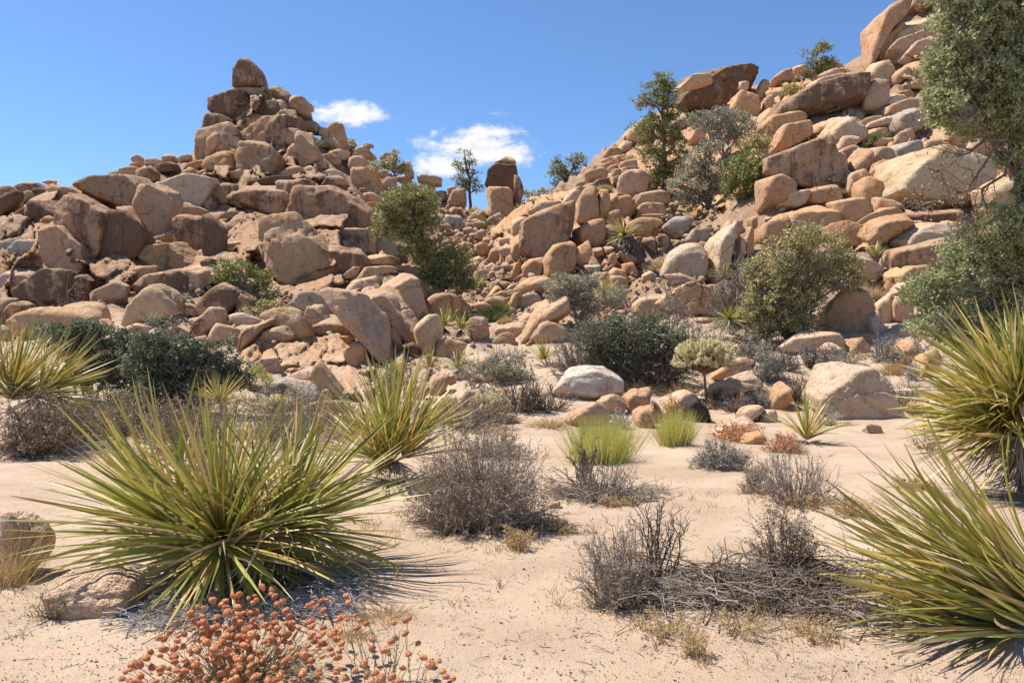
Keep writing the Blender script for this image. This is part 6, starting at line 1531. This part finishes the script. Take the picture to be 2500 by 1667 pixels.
V, Fq = tubes(paths_to_segs(bent_paths(rr, A_, B_, 4, .02, .05), .0022, .0014), 3)
lit = link('twig_litter', mesh_np('twig_litter', V, Fq, False, M_TWIG)); tag(lit, 'small broken twigs scattered over the sand', 'litter', kind='stuff')

# ------------------------------------------------------------------ scrub band and scattered small dry shrublets on the flat
SCR = [('grey brown scrub bush between the brown edge bush and the huge nolina', (330, 1062), 300, 96, M_DRYLEAF, 3200), ('matted grey scrub behind the tips of the huge nolina', (520, 1030), 330, 90, M_DRYLEAF, 2400), ('brown scrub bush behind the shoulder of the huge nolina', (760, 1050), 300, 96, M_DRYLEAF, 3000),
       ('rusty scrub bush just short of the twisted nolina', (905, 1075), 220, 84, M_RUST, 1300), ('grey scrub between the twisted nolina and the pale round cholla', (1150, 1040), 260, 80, M_DRYLEAF, 2400), ('twiggy scrub under the yellow green nolina tips', (230, 1020), 280, 84, M_DRYLEAF, 1500),
       ('low scrub at the foot of the wide dark bush', (420, 1000), 320, 74, M_DRYLEAF, 1500), ('low scrub at the foot of the central outcrop', (680, 1000), 280, 66, M_GREYB, 1500), ('grey scrub below the paired yucca tufts', (1000, 960), 240, 74, M_GREYB, 1800), ('grey scrub below the rubble outlet', (1180, 930), 220, 74, M_GREYB, 1800), ('dim scrub under the bare black shrub', (1330, 1000), 200, 60, M_DRYLEAF, 1200),
       ('dusty scrub between the thicket and the big round bush', (1690, 850), 220, 76, M_GREYB, 1600), ('dusty scrub behind the low wide pale rock', (1840, 840), 180, 60, M_GREYB, 1300), ('dusty scrub above the big cracked boulder', (2040, 900), 200, 56, M_SAGE, 1300), ('pale scrub under the oak boughs by the path', (2220, 890), 200, 70, M_SAGE, 1500)]
for i, (lab, b, w_, h_, lm_, ln_) in enumerate(SCR):
    twig_shrub('scrub_bush', lab, 'S', b, w_, h_, 1500 + i, M_TWIG if i % 2 else M_DARKTWIG, n=60, side=4, r=.85, leafn=ln_, leaf_mat=lm_, leaf=(5, 2.5), group='scrub bushes')
rr = np.random.default_rng(62); k = 0
spots = []; items = []
while k < 60:
    px = rr.uniform(-20, 1330) if k < 42 else rr.uniform(1350, 2250); py = rr.uniform(955, 1085) if k < 42 else rr.uniform(880, 1010)
    if any(abs(px - a) < 24 and abs(py - b) < 10 for a, b in spots): continue
    spots.append((px, py)); lm = min(LM, key=lambda q: math.hypot(q[0] - px, q[1] - py)); w_ = rr.uniform(80, 190); kind_ = k % 3
    if kind_ == 2: o = grass('grass_tuft', 'x', 'S', (px, py), w_ * .7, rr.uniform(26, 56), 2000 + k, M_STRAW, 170, None, wid=1.2, up=.8, group='scattered dry grass')
    else: o = twig_shrub('dry_shrublet', 'x', 'S', (px, py), w_, rr.uniform(34, 80), 2000 + k, M_TWIG if kind_ else M_DARKTWIG, n=30, side=4, r=.8, leafn=0 if kind_ else 900, leaf_mat=M_DRYLEAF, leaf=(4.5, 2.2), group='scattered shrublets')
    items.append((('small leafy brown shrublet', 'small leafless grey shrublet', 'straw coloured grass tuft')[kind_] + f' on the sand near {lm[2]}', math.hypot(lm[0] - px, lm[1] - py), o))
    k += 1
ordinals(items)

# ------------------------------------------------------------------ leaf litter and straw gathered under the shrubs
rr = np.random.default_rng(64); LC, SCn = [], []
for o in list(bpy.data.objects):
    if o.parent is None and o.type == 'EMPTY' and o.location.y < 15 and not o.name.startswith(('scrub_oak', 'buckwheat', 'cholla')):
        kids = [c for c in o.children if c.type == 'MESH']
        rad = max((max(abs(c.bound_box[0][0]), abs(c.bound_box[6][0])) for c in kids), default=.4) if not o.name.startswith('nolina') else .7
        rad = min(rad, 1.1); n = int(260 * rad + 60)
        q = np.array(o.location)[None] + rr.normal(0, .62, (n, 3)) * np.array((rad, rad * .9, 0)); LC.append(q)
        n2 = int(26 * rad) if not o.name.startswith('nolina') else 0
        SCn.append(np.array(o.location)[None] + rr.normal(0, .7, (n2, 3)) * np.array((rad, rad * .8, 0)))
LC = np.concatenate(LC); LC[:, 2] = GRID(LC[:, 0], LC[:, 1]) + .004; n = len(LC)
dz = rr.normal(0, 1, (n, 3)); dz[:, 2] *= .25
v, f = diamonds(LC, unit(dz), rr.uniform(.008, .03, n), rr.uniform(.004, .01, n), rr)
lo = link('leaf_litter', mesh_np('leaf_litter', v, f, False, M_DRYLEAF)); tag(lo, 'dry leaf litter gathered on the sand under the shrubs', 'litter', kind='stuff')
SCn = np.repeat(np.concatenate(SCn), 9, 0); SCn = SCn + rr.normal(0, .03, SCn.shape); SCn[:, 2] = GRID(SCn[:, 0], SCn[:, 1]) - .005; n = len(SCn)
dz = rr.normal(0, .35, (n, 3)); dz[:, 2] = 1
v, f = blades(SCn, unit(dz), rr.uniform(.05, .17, n), rr.uniform(.003, .006, n), rr, .4)
so = link('straw', mesh_np('straw', v, f, False, M_STRAW)); tag(so, 'golden dry straw standing thinly around the shrub feet', 'grass', kind='stuff')
